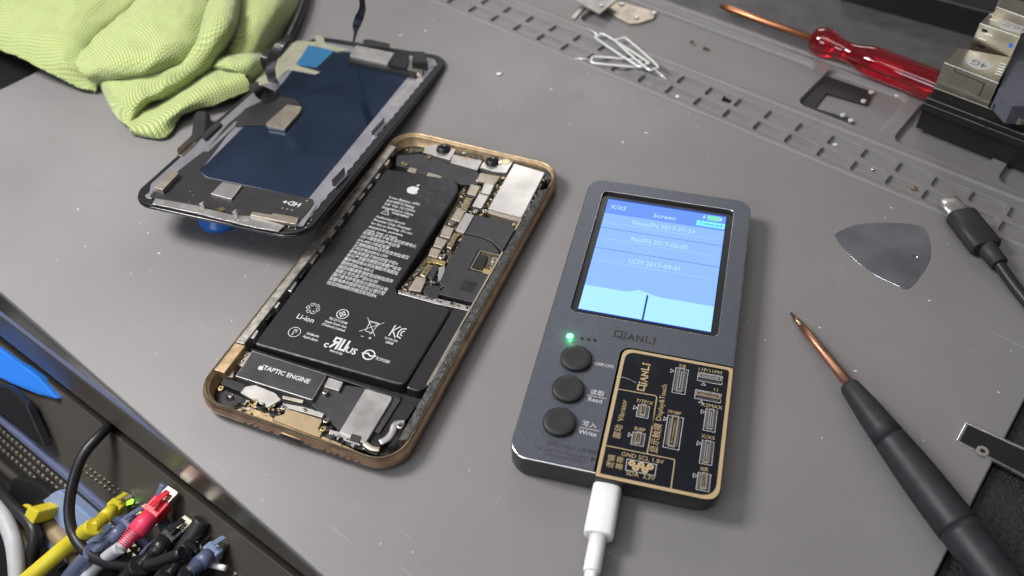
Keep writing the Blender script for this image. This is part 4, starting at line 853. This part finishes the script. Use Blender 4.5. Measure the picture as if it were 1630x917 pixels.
hc = WD.loc(q(1200, 450, 1.963, (714, 527))[0], 1.1); b = MB(); n = 20; o1 = [(hc[0]-pq[0][0]+x, hc[1]-pq[0][1]+y) for x, y in circ(0, 0, 1.7, n)]; o2 = [(hc[0]-pq[0][0]+x, hc[1]-pq[0][1]+y) for x, y in circ(0, 0, .8, n)]
b.rings([[(x, y, .9) for x, y in o1], [(x, y, 1.4) for x, y in o1], [(x, y, 1.4) for x, y in o2], [(x, y, .9) for x, y in o2]], 'grey', None, 'inner', False); b.build('screw_eyelet', t)
# textured black leatherette sheet at the corner
lp = Fr((0, 0, -4), MT.r); b = MB(); b.prism([(19.5, -160), (160, -160), (160, 300), (19.5, 300)], .2, 1.4, 'leather', .2)
tag(b.build('leatherette_pad', frame=lp), 'black textured leatherette pad on the desk past the end of the mat', 'desk pad')
K['pad'] = mat('grey_pad', (.088, .085, .086), .5, nz=.12, nsc=120, rvar=.1, bump=.4, bsc=900, bdist=.0002)
b = MB(); b.prism([(-330, 357.5), (60, 357.5), (60, 620), (-330, 620)], .2, 1.2, 'pad', .2)
tag(b.build('desk_pad', frame=lp), 'dark grey scuffed pad on the desk past the far side of the mat', 'desk pad')
bc = WD.loc((1340, -8), 0); f = Fr((bc[0], bc[1], -2.6), (0, 0, -.60)); b = MB(); b.prism([(0, 0), (160, 0), (160, 90), (0, 90)], 0, 14, 'blackp', 1.5)
tag(b.build('black_case', frame=f), 'flat black case on the dark pad behind the red screwdriver', 'case')
# sim ejector pins
def ejector(label, tip, base, z, far):
    a = WD.loc(tip, z); c = WD.loc(far, z+.3); f = Fr((*a, z-.6), (0, 0, math.atan2(c[1]-a[1], c[0]-a[0]))); L_ = math.dist(a, c); n0 = WD.loc(base, z); nl = math.dist(a, n0)
    t = thing('sim_ejector', label, 'sim ejector', f, 'wire pins piled on the tray cells')
    bb = MB(); bb.tube([(0, 0, .6), (nl*.5, 0, .6), (nl, 0, .6)], [.28, .38, .45], 'pinmetal', 8); bb.build('pin', t)
    hw = 2.6; pts = [(nl, 0), (nl+1.6, hw), (L_-2, hw+.2), (L_-.3, hw*.5), (L_, 0), (L_-.3, -hw*.5), (L_-2, -hw-.2), (nl+1.6, -hw), (nl, 0)]
    bb = MB(); bb.tube(catm([(x, y, .6) for x, y in pts], 5), .62, 'pinmetal', 8, True, .8); bb.build('loop_handle', t)
ejector('wire pin pointing away from the others at the back of the pile', *q(700, 0, 3.26, (766, 146), (828, 186)), 2.6, q(700, 0, 3.26, (1062, 335))[0])
ejector('wire pin lying lowest with its tip toward the open mat', *q(700, 0, 3.26, (700, 302), (790, 296)), .9, q(700, 0, 3.26, (1045, 330))[0])
ejector('wire pin on top of the pile with its tip toward the pick', *q(700, 0, 3.26, (1178, 414), (1135, 350)), 3.6, q(700, 0, 3.26, (935, 200))[0])
# small brackets, screws and bits in the trays
def plate_thing(name, label, cat, pts, z, th, m, r=.5, group=None, extra=None):
    P_ = WD.L(pts, z); f = Fr((*P_[0], z-th)); lo_ = [(x-P_[0][0], y-P_[0][1]) for x, y in P_]
    t = thing(name, label, cat, f, group); bb = MB(); bb.prism(rline(lo_, r, 3), 0, th, m, .12); bb.build('plate', t)
    for px_, rad, mm_ in (extra or []):
        cc = WD.loc(px_, z+.3); bb = MB(); bb.cyl(cc[0]-P_[0][0], cc[1]-P_[0][1], th*.5, th+.8, rad, mm_, 14, .3); bb.build('stud', t)
    return t
Q = lambda *p: q(1130, 0, 3.26, *p)
plate_thing('shield_bracket', 'black C shaped bracket with bright studs sitting in a mat well', 'bracket', Q((560, 378), (850, 478), (820, 545), (605, 484), (545, 560), (750, 622), (738, 655), (415, 535)), -1.6, .9, 'blackm', .6, None,
    [(p_, 1.15, 'pinmetal') for p_ in Q((575, 392), (492, 478), (838, 478), (798, 525), (732, 626), (690, 598))])
S7 = lambda *p: q(700, 0, 3.26, *p)
plate_thing('metal_bracket', 'grey square plate with one shiny stud, leaning on the far mat rib', 'bracket', S7((690, -4), (830, 70), (925, -5), (840, -60)), 3.0, .7, 'grey', .3, None, [(S7((836, 30))[0], 1.2, 'shieldw')])
plate_thing('metal_bracket', 'small beige stepped bracket with dark side lying in the long well', 'bracket', S7((860, 50), (925, 5), (1120, 60), (1110, 95), (1030, 120), (985, 122), (920, 90)), -1.3, 1.0, 'shieldb', .6, None, [(p_, 1.3, 'shieldw') for p_ in S7((945, 22), (1112, 68), (1020, 92))])
plate_thing('foam_strip', 'thin dark grey strip lying on the far rib of the mat', 'foam strip', S7((735, 28), (755, 36), (700, 98), (680, 90)), .9, .7, 'grey', .2)
def mini_screw(label, px_, z, ang, m='screw', s=1.):
    c = WD.loc(px_, z+.7); f = Fr((*c, z), (0, 0, ang)); t = thing('small_screw', label, 'screw', f, 'tiny parts kept in the mat trays')
    bb = MB(); bb.lathe((0, 0, .8*s), (1, 0, .7*s), [(0, .75*s), (.5*s, .8*s), (.55*s, .45*s), (3.0*s, .42*s), (3.2*s, .2*s)], m, 12); bb.build('screw_body', t)
mini_screw('silver screw lying alone in a lower tray cell', q(1130, 200, 2.548, (655, 178))[0], -1.9, -.3, 'screw')
mini_screw('brassy screw head standing in a tray cell near the steel pick', q(1130, 200, 2.548, (825, 262))[0], -1.9, 1.1, 'brass', 1.2)
mini_screw('brown tarnished screw in the long well, tip up', S7((1305, 215))[0], -2.6, -1.1, 'golddk')
mini_screw('brown tarnished screw in the long well near the copper shaft', S7((1368, 248))[0], -2.6, -.6, 'golddk')
mini_screw('dark screw in an upper tray cell past the wire pins', S7((1468, 515))[0], -1.9, -.6, 'blackp', 1.5)
def crumb(label, px_, z, s, m):
    c = WD.loc(px_, z); f = Fr((*c, z)); bb = MB(); rnd = random.Random(int(px_[0]))
    bm = bmesh.new(); bmesh.ops.create_icosphere(bm, subdivisions=2, radius=s)
    for v in bm.verts: v.co = Vector((v.co.x*1.4, v.co.y, v.co.z*.6+s*.5))*(1+.35*noise.noise(v.co*2+Vector((px_[0], 0, 0))))
    bb.add([tuple(v.co) for v in bm.verts], [[v.index for v in f_.verts] for f_ in bm.faces], m, True); bm.free(); tag(bb.build('lint_crumb', frame=f), label, 'crumb')
crumb('white crumb on the open mat beyond the phone', (795, 119), 0, 1.0, 'white')
crumb('white flake in a tray cell beside the pile of pins', S7((1235, 505))[0], -1.9, .8, 'white')
crumb('pale flake at the middle of an upper tray cell', q(1130, 200, 2.548, (508, 80))[0], -1.9, .8, 'dust')
crumb('pale scrap in the far corner of the bracket well', Q((975, 500))[0], -2.6, 1.1, 'dust')
# ================================================================== PORT BOX (router board) at the far corner
c = WD.loc((1454, 204), 0); BF = Fr((c[0], c[1], 0), (0, 0, -.72))
rb = thing('router_box', 'black finned metal enclosure with silver port cans standing on the mat', 'electronic box', BF)
b = MB(); W2, D2 = 160, 110
for z0, z1, y0, m, xi in ((0, 8.5, 1.2, 'blackp', .4), (8.5, 9.3, .6, 'blackp', 0), (9.3, 12.6, 0, 'blackp', 0), (12.6, 13.4, .9, 'blackp', .5), (13.4, 15.0, .4, 'blackp', .3), (15, 18.2, 2.8, 'blackp', 1.3), (18.2, 19.0, 2.2, 'blackp', 1.0)):
    b.prism([(xi, y0), (W2, y0), (W2, D2), (xi, D2)], z0, z1, m, .15)
b.build('finned_case', rb)
for y0, z0, xi in ((.5, 9.28, 0), (-.02, 12.5, 0), (.35, 14.95, .3), (2.2, 18.95, 1.0)):  # pale strips stand in for highlights along the polished step edges
    b = MB(); b.prism([(xi, y0-.05), (W2, y0-.05), (W2, y0+.28), (xi, y0+.28)], z0-.2, z0+.08, 'nickel', .04); b.build('machined_edge_highlight', rb)
def can(name, z0, z1, pts, label=None):
    P_ = BF.L(pts, z1); bb = MB(); bb.prism(P_, z0, z1, 'nickel', .3); o = bb.build(name, rb)
    if label: o['label'] = label
    return o, P_
QB = lambda *p: q(1420, 0, 4.367, *p)
o1, P1_ = can('port_can', 19, 29, QB((362, 432), (740, 576), (835, 400), (465, 332)))
bb = MB(); a, c = Vector(P1_[0]), Vector(P1_[1]); d = (c-a).normalized(); nn = Vector((d.y, -d.x))*.06
def fp_(s_, z_): p = a+d*s_+nn; return (p.x, p.y, z_)
LL = (c-a).length
bb.add([fp_(LL*.22, 28.4), fp_(LL*.26, 26.9), fp_(LL*.78, 26.9), fp_(LL*.78, 26.6), fp_(LL*.25, 26.6), fp_(LL*.205, 28.4)], [[0, 1, 2, 3, 4, 5][::-1]], 'printd'); bb.add([fp_(LL*.78, 26.9), fp_(LL*.80, 26.9), fp_(LL*.80, 21), fp_(LL*.78, 21)], [[0, 1, 2, 3]], 'printd')
bb.build('seam', o1)
def stickr(p_, z_, r, texts, par, sx_=1.25):
    c = BF.loc(p_, z_); bb = MB(); bb.prism([(c[0]+x*sx_, c[1]+y) for x, y in circ(0, 0, r, 28)], z_, z_+.08, 'paper')
    for st, dx, dy, s_, rt in texts: bb.text(st, c[0]+dx, c[1]+dy, z_+.1, s_, 'printd', rt)
    bb.build('round_sticker', par)
stickr(QB((605, 445))[0], 29, 4.0, [('4G', 0, 0, 5.0, math.pi)], o1, 1.15)
o2, _ = can('port_can', 19, 38, QB((612, 160), (890, 255), (960, 150), (690, 80)))
stickr(QB((835, 182))[0], 38, 4.2, [('5G', 2.8, 0, 3.6, math.pi), ('RM500', -2.0, 1.0, 1.7, math.pi), ('QGL', -2.0, -1.2, 1.7, math.pi)], o2, 1.4)
bb = MB(); p_ = BF.L(QB((730, 100), (915, 150), (930, 142), (745, 90)), 44)
for k in range(9):
    c = BF.loc(QB((690+26*(k % 5), 100+7*(k % 5)+(34 if k > 4 else 0)))[0], 38); bb.prism(rr(c[0], c[1], 1.8, .35, .1, 1, .0), 38, 38.12, 'anodedge')
for k in range(5):
    c = BF.loc(QB((738+8*k, 515-18*k))[0], 29); bb.prism(rr(c[0], c[1], 2.6, .3, .1, 1, 0), 29, 29.12, 'anodedge')
bb.build('stamped_marks', rb)
o3, _ = can('port_can', 19, 42, QB((725, 45), (960, 130), (1010, 40), (760, -40)))
bb = MB(); f2 = BF.L(QB((600, 180), (700, 200)), 30); fa = Vector(BF.loc(QB((612, 160))[0], 38)); fb = Vector(BF.loc(QB((890, 255))[0], 38)); dd = (fb-fa).normalized(); nn = Vector((dd.y, -dd.x))*.08; FL = (fb-fa).length
for (s_, z_, w_, h_, m_) in ((.10, 35, 2.2, 1.3, 'inner'), (.2, 34.6, 3, .4, 'anodedge'), (.1, 32, 3, .4, 'anodedge'), (.12, 30.2, 3, .4, 'anodedge'), (.12, 28.6, 3.4, 1.0, 'inner'), (.84, 32.5, 1.5, 1.8, 'bluep')):
    p = fa+dd*FL*s_+nn; bb.add([(p.x, p.y, z_), (p.x+dd.x*w_, p.y+dd.y*w_, z_), (p.x+dd.x*w_, p.y+dd.y*w_, z_+h_), (p.x, p.y, z_+h_)], [[0, 1, 2, 3]], m_)
bb.build('port_slots', rb)
bb = MB(); bb.prism(BF.L(QB((740, 625), (885, 250), (900, 200), (1050, 260), (1000, 740), (840, 735)), 27), 19, 27, 'slab', .3); bb.build('slate_panel', rb)
bb = MB()
for k in range(14): bb.prism(rr(*BF.loc(QB((690+16*k, 700+10*k+(k % 3)*14))[0], 20), 2.2, 1.4, .2, 2, .3*k), 19, 20.5+(k % 3)*.5, random.choice(['blackp', 'blackp', 'shieldb', 'film']), .1)
bb.build('board_parts', rb)
# dark keyboard-like object beyond, at the top
c = WD.L([(1200, -10), (1560, 75)], 0); 
# ================================================================== CLOTH
def patch(rows, nu=10, nv=10):
    ZF = lambda z: z if z < 3 else 3+(z-3)*.58
    G = [[Vector((*WD.loc((x, y), ZF(z)), ZF(z))) for x, y, z in r] for r in rows]
    A1 = [catm(r, nu) for r in G]; cols = len(A1[0]); out = [catm([A1[i][j] for i in range(len(A1))], nv) for j in range(cols)]
    return out
clv, clf, cluv = [], [], []
def addpatch(rows, seed=0, amp=.8, rot=0., nu=18, nv=18):
    G = patch(rows, nu, nv); o = len(clv); n1, n2 = len(G), len(G[0]); ca, sa = math.cos(rot), math.sin(rot)
    for i in range(n1):
        for j in range(n2):
            p = G[i][j].copy(); cz = .5-abs(noise.noise(p*.075+Vector((seed*7, 3, 1))))*2.4; p.z = max(.6, p.z+amp*noise.noise(p*.09+Vector((seed*9, 0, 0)))+amp*.45*noise.noise(p*.25+Vector((seed*3, 5, 0)))+amp*1.3*cz)
            if i in (0, n1-1) or j in (0, n2-1): p += Vector((noise.noise(p*2.1), noise.noise(p*2.1+Vector((9, 9, 9))), noise.noise(p*2.1+Vector((4, 2, 9)))*.6))*.75
            clv.append(tuple(p))
            # arc-length-like uv
            u_ = sum((G[k+1][j]-G[k][j]).length for k in range(i)) if j == 0 else None
            cluv.append([0, 0])
    for i in range(n1):
        s_ = 0
        for j in range(n2):
            if j: s_ += (Vector(G[i][j])-Vector(G[i][j-1])).length
            cluv[o+i*n2+j][1] = s_
    for j in range(n2):
        s_ = 0
        for i in range(n1):
            if i: s_ += (Vector(G[i][j])-Vector(G[i-1][j])).length
            cluv[o+i*n2+j][0] = s_
    for k in range(o, len(cluv)):
        a_, b_ = cluv[k]; cluv[k] = (a_*ca-b_*sa, a_*sa+b_*ca)
    for i in range(n1-1):
        for j in range(n2-1): clf.append([o+i*n2+j, o+(i+1)*n2+j, o+(i+1)*n2+j+1, o+i*n2+j+1])
addpatch([[(-120, 30, 12), (0, 78, 14), (72, 112, 11), (118, 135, 5), (152, 147, 1.5)], [(-100, -30, 22), (30, 38, 27), (95, 78, 22), (130, 108, 12), (158, 128, 3)], [(-60, -90, 28), (85, -10, 33), (145, 30, 25), (160, 62, 13), (150, 82, 6)], [(10, -140, 28), (150, -60, 34), (205, -15, 27), (235, 5, 15), (235, 20, 8)]], 1, .9, .3)
addpatch([[(126, 106, 5), (165, 70, 12), (208, 32, 18), (255, -12, 22), (300, -55, 24)], [(115, 96, 13), (152, 62, 25), (192, 27, 31), (236, -14, 36), (284, -60, 38)], [(130, 116, 17), (178, 90, 30), (218, 58, 36), (262, 20, 40), (305, -40, 42)], [(148, 126, 11), (200, 118, 23), (244, 100, 32), (290, 62, 36), (328, 0, 38)], [(158, 128, 4), (208, 126, 9), (258, 122, 14), (316, 100, 18), (345, 48, 22)]], 2, .9, .15)
addpatch([[(318, -40, 18), (345, -40, 40), (372, -30, 38), (384, -22, 14)], [(316, 20, 20), (338, 8, 42), (372, 22, 40), (380, 38, 14)], [(308, 62, 20), (330, 48, 40), (358, 56, 37), (362, 80, 12)], [(276, 104, 16), (305, 92, 28), (330, 96, 25), (335, 112, 10)], [(228, 122, 13), (262, 116, 23), (300, 118, 22), (308, 132, 9)], [(170, 122, 8), (215, 124, 18), (258, 140, 17), (272, 152, 7)], [(155, 122, 5), (182, 142, 13), (220, 162, 13), (236, 164, 6)], [(156, 128, 1.5), (178, 160, 7), (208, 180, 8), (218, 180, 4)], [(168, 152, .8), (184, 182, 3), (204, 200, 4), (212, 196, 2)]], 3, .7, 1.2)
addpatch([[(196, 186, 3), (222, 172, 3), (262, 146, 3), (318, 108, 7), (356, 96, 9)], [(203, 197, 6), (226, 184, 3.5), (266, 160, 5), (322, 124, 13), (376, 110, 16)], [(206, 205, 5), (238, 204, 6), (278, 180, 10), (330, 143, 15), (392, 124, 16)], [(212, 213, 1.2), (262, 219, 1.5), (292, 182, 3.5), (345, 165, 6), (404, 142, 8)]], 4, .5, .5)
addpatch([[(376, -50, 12), (372, 20, 13), (360, 68, 12), (344, 94, 9)], [(408, -50, 32), (398, 15, 30), (382, 60, 24), (366, 86, 17)], [(448, -50, 30), (436, 12, 27), (414, 58, 22), (398, 86, 17)], [(486, -40, 8), (474, 10, 7), (450, 52, 5), (424, 92, 3)]], 5, .9, .8)
addpatch([[(340, 90, 8), (372, 84, 15), (404, 82, 15), (424, 90, 5)], [(337, 98, 15), (368, 96, 23), (402, 98, 21), (424, 106, 6)], [(336, 106, 15), (366, 108, 22), (394, 116, 17), (412, 128, 5)], [(338, 112, 10), (368, 112, 17), (388, 124, 12), (402, 136, 4)]], 6, .5, 1.4)
addpatch([[(230, -40, 14), (260, 10, 12), (300, 30, 12)], [(330, -60, 15), (345, 0, 12), (370, 40, 10)]], 7, 1.5, .2)
b = MB(); b.add(clv, clf, 'knit', True)
cl = b.build('cleaning_cloth', uv=cluv); tag(cl, 'crumpled lime green knitted cleaning cloth heaped over the corner of the mat', 'cloth')
md = cl.modifiers.new('Solidify', 'SOLIDIFY'); md.thickness = .0009; md.offset = 0
# black handle of a tool hidden under the cloth and display
t, A, B, Ln, d = axis_thing('tool_handle', 'dark grey rounded tool handle tucked under the cloth and the display', 'tool handle', (322, 190), (316, 262), 3.6, 3.2)
b = MB(); b.lathe(A, B, [(-3, 2), (-1.5, 3.2), (0, 3.5), (Ln*.6, 3.5), (Ln*.9, 3.4), (Ln+2, 3.2), (Ln+2.5, 2)], 'handle', 28); b.build('grip', t)
# black cord hugging the cloth
b = MB(); pts = path(WD, [(392, 162, 2), (418, 128, 3), (440, 96, 3.5), (462, 52, 4), (480, 8, 4), (492, -50, 4)], 5); o = Vector(pts[0]); b.tube([p-o+Vector((0, 0, 0)) for p in pts], 2.6, 'cable', 12)
tag(b.build('black_cable', frame=Fr(o)), 'thick black cable running beside the green cloth to the top of the mat', 'cable')
# ================================================================== BELOW THE DESK: rack equipment and cables
ro = DK.w((0, ey+2, -32)); VF = Fr((ro.x, ro.y, ro.z), (math.radians(50), 0, DK.r[2]))   # sloping front of the equipment: x along the desk edge, y up the slope, z out of it
V = lambda z, *p: VF.L(p, z)
ZK = .30
rk = thing('rack_switch', 'glossy dark network switch below the desk edge with cables plugged in', 'network switch', VF)
def band(name, y0, y1, z0, z1, m, bv=.4):
    bb = MB(); bb.prism([(-560, y0), (250, y0), (250, y1), (-560, y1)], z0, z1, m, bv); return bb.build(name, rk)
band('front_panel', -28.5, -3.5, -30, 0, 'rack'); band('gap_shade_strip', -3.3, 8, -30, -3, 'blackp'); band('trim_lip', -31.5, -28.7, -30, 1.6, 'violet', .8)  # black band under the desk stands in for the shade of the gap
band('vent_panel', -46, -31.7, -30, -.5, 'rackd'); band('metal_lip', -49, -46.2, -30, .8, 'rack', .6); band('lower_panel', -300, -49.2, -40, -9, 'rackd')
bb = MB(); rn = random.Random(4)
def stud(x, y, z, s_, m): bb.add([(x+a*s_, y+b_*s_, z+h) for a, b_, h in ((-1, -1, 0), (1, -1, 0), (1, 1, 0), (-1, 1, 0), (0, 0, .8))], [[0, 1, 4], [1, 2, 4], [2, 3, 4], [3, 0, 4]], m)
for k in range(58):
    x = -232+k*2.6
    stud(x, -22+k*.17, .02, .62, 'dot'); 
    if k < 22: stud(x+1.3, -24.2+k*.17, .02, .62, 'dot')
for k in range(150):
    for j in range(3): stud(-330+k*2.9+(j % 2)*1.4, -35.2-j*3.3, -.48, .95, 'dot')
tag(bb.build('vent_studs', rk), kind='stuff')
bb = MB()
for p_, s_, m_ in (((197, 799), 1.3, 'ledy'), ((221, 818), 1.3, 'ledy'), ((45, 682), 3.2, 'ledp')):
    x, y = V(3.5 if m_ == 'ledy' else .3, p_)[0]; zz = 3.5 if m_ == 'ledy' else .3; bb.prism([(x-s_, y-s_*.6), (x+s_, y-s_*.6), (x+s_, y+s_*.6), (x-s_, y+s_*.6)], zz-3, zz, m_)
bb.build('indicator_light', rk)
# blue reflection built as a solid piece, and dark handset leaning on the switch
def vthing(name, label, cat, pts, zf, th, m, extra=None, z_=.6):
    P_ = V(zf, *pts); ox, oy = P_[0]; wp = VF.w((ox, oy, zf-th)); f = Fr(wp, VF.r); bb = MB(); bb.prism(rline([(x-ox, y-oy) for x, y in P_], 1.5, 4), 0, th, m, .5)
    if extra: extra(bb, ox, oy, th)
    return tag(bb.build(name, frame=f), label, cat)
vthing('blue_reflection', 'blue reflection below the desk edge, built as a curved piece', 'reflection piece', [(-60, 520), (0, 556), (60, 600), (92, 636), (60, 628), (20, 612), (0, 602), (-60, 590)], 2, 3, 'bluep')
vthing('dark_handset', 'dark slim handset with pale lettering leaning below the desk edge', 'handset', [(-30, 610), (10, 615), (40, 640), (62, 690), (72, 712), (50, 700), (10, 665), (-30, 640)], 6, 3, 'blackp', None)
def vcable(name, label, pts, rad, m, cat='cable', group=None, n=6, tag_=True):
    P_ = catm([(*VF.loc(p[:2], p[2]*ZK), p[2]*ZK) for p in pts], n); o = P_[0].copy(); bb = MB(); bb.tube([p-o for p in P_], rad, m, 12)
    ob = bb.build(name, frame=Fr(VF.w(o), VF.r)); return tag(ob, label, cat, group)
def plug(label, p0, p1, z0, z1, wd, m, mb, cable=None, cm='white', cr=2.0):
    z0 *= ZK; z1 *= ZK; a = Vector((*VF.loc(p0, z0+1), z0+1)); c = Vector((*VF.loc(p1, z1+9), z1+9)); d = (c-a); Ln = d.length; d.normalize(); t = thing('network_cable', label, 'cable', Fr(VF.w(a), VF.r), 'network cables plugged in below the desk')
    u = d.cross(Vector((0, 1, 0))).normalized(); v = d.cross(u)
    def bx(s0, s1, hw, hh, mm_, nm, bb=None):
        own = bb is None; bb = bb or MB(); R = []
        for s_ in (s0, s1): R.append([d*s_+u*x*hw+v*y*hh for x, y in ((-1, -1), (1, -1), (1, 1), (-1, 1))])
        bb.rings(R, mm_, mm_, mm_, False)
        return bb.build(nm, t, bevel=.4) if own else bb
    bx(2, Ln*.38, wd, wd*.7, m, 'plug_head'); bx(-3, 2.2, wd*.82, wd*.55, 'nickel', 'contact_tip')
    bb = MB(); R0 = [[d*s_+v*(-wd*.9-h_)+u*x for x in (-wd*.3, wd*.3)]+[d*s_+v*(-wd*.9-h_-.5)+u*x for x in (wd*.3, -wd*.3)] for s_, h_ in ((-1, .1), (Ln*.3, 1.4))]; bb.rings(R0, m, m, m, False); bb.build('latch', t)
    bb = MB(); bb.tube([d*(Ln*.36), d*(Ln*.7)], wd*1.02, mb, 10, True, .9)
    for k in range(8): bb.tube([d*(Ln*(.70+.036*k)), d*(Ln*(.70+.036*k)+Ln*.018)], wd*(.95-.04*k), mb, 10, True, .9)
    bb.build('boot', t)
    bb = MB(); bb.tube([d*(Ln*.7), d*Ln*1.02], wd*.55, cm if cable else mb, 10)
    if cable:
        P_ = [d*Ln*.98]+[Vector((*VF.loc(p[:2], p[2]*ZK), p[2]*ZK))-a for p in cable]; bb.tube(catm(P_, 6), cr, cm, 12)
    bb.build('cord', t); return t
plug('yellow network cable plugged in below the desk edge', (196, 797), (150, 838), 6, 26, 2.6, 'yellow', 'yellow', [(110, 866, 40), (50, 917, 62), (-40, 990, 80)], 'yellow', 2.9)
plug('network cable with clear red plug and ribbed pinkish boot', (268, 792), (192, 872), 8, 34, 3.2, 'redc', 'pink', [(150, 905, 46), (110, 960, 60)], 'cordw', 2.2)
plug('network cable with slate blue ribbed plug beside the yellow one', (228, 818), (150, 878), 3, 24, 2.8, 'bluegrey', 'bluegrey', [(110, 925, 40), (80, 970, 50)], 'bluegrey', 3.4)
plug('network cable with black ribbed boot past the red one', (292, 838), (222, 900), 5, 26, 3.0, 'blackp', 'blackp', [(190, 940, 40), (170, 980, 50)], 'cable', 3.4)
plug('network cable with black plug nearest the frame bottom', (318, 860), (268, 915), 4, 24, 2.9, 'blackp', 'blackp', [(240, 950, 40), (220, 990, 50)], 'cable', 3.2)
plug('network cable with pale blue plug low in the bundle', (352, 868), (300, 912), 0, 18, 2.9, 'paleblue', 'bluegrey', [(280, 950, 40), (260, 990, 50)], 'cable', 3.0)
vcable('power_cable', 'grey looped cable arching out from the gap under the desk edge', [(182, 672, -8), (160, 692, 18), (132, 725, 38), (117, 765, 48), (110, 810, 52), (116, 848, 54), (135, 876, 56), (165, 894, 56), (200, 899, 54), (240, 898, 50), (290, 880, 44)], 1.9, 'cable')
vcable('white_cable', 'white cable drooping at the lowest corner below the desk', [(-30, 780, 30), (0, 815, 44), (18, 850, 50), (26, 890, 54), (30, 960, 56)], 3.0, 'cordw')
vcable('beige_cable', 'beige cable crossing under the yellow network cable', [(60, 815, 8), (90, 850, 16), (125, 890, 22), (160, 950, 26)], 3.2, 'tan')
vcable('dark_cable', 'dark slim cable bending down past the white box', [(-10, 770, 22), (15, 800, 32), (45, 830, 36), (56, 855, 38), (48, 900, 40), (44, 960, 42)], 2.4, 'cable')
vcable('slate_cable', 'slate cable running straight under the looped cable', [(40, 830, 12), (80, 862, 16), (120, 892, 20), (180, 950, 24)], 2.6, 'bluegrey')
vcable('tan_cable', 'thin tan cable curling under the white cable', [(-20, 815, 20), (10, 820, 24), (38, 845, 26), (48, 880, 26), (40, 930, 26)], 1.6, 'tan')
vthing('white_adapter', 'pale blue white adapter box hanging below the switch', 'power adapter', [(66, 795), (92, 780), (150, 830), (185, 868), (150, 900), (100, 850)], 4, 14, 'paleblue')
vthing('cable_clip', 'small black clip block under the switch lip', 'clip', [(20, 760), (62, 770), (82, 790), (60, 805), (30, 815), (12, 790)], 4, 12, 'blackp')
vthing('brass_terminal', 'small yellow terminal behind the beige cord', 'terminal', [(44, 806), (62, 815), (50, 838), (36, 825)], 12, 8, 'yellow')

rnq = random.Random(12)
vcable('black_power_lead', 'thick black lead lying lowest in the cable bundle', [(330, 870, 10), (280, 905, 20), (220, 925, 26), (120, 960, 30)], 2.6, 'cable')
vcable('ribbed_conduit', 'ribbed dark conduit between the red plug and the pale blue plug', [(322, 828, 6), (300, 862, 14), (262, 893, 20), (236, 930, 26)], 2.8, 'blackm')
vcable('thin_white_lead', 'thin white lead crossing over the black plugs', [(360, 905, 14), (300, 893, 26), (262, 905, 32), (232, 945, 36)], 1.0, 'white')
vcable('thin_yellow_lead', 'thin yellow wire curling against the vented panel', [(0, 800, 16), (24, 812, 20), (44, 806, 20), (60, 822, 18)], .9, 'yellow')
vcable('thin_black_lead', 'thin black wire hanging under the white box', [(96, 905, 18), (130, 880, 26), (150, 900, 26), (146, 950, 26)], 1.0, 'cable')
vcable('slate_lead', 'slate lead twisted behind the red plug', [(262, 770, 2), (250, 810, 8), (262, 850, 14), (232, 880, 18), (200, 930, 22)], 1.6, 'bluegrey')
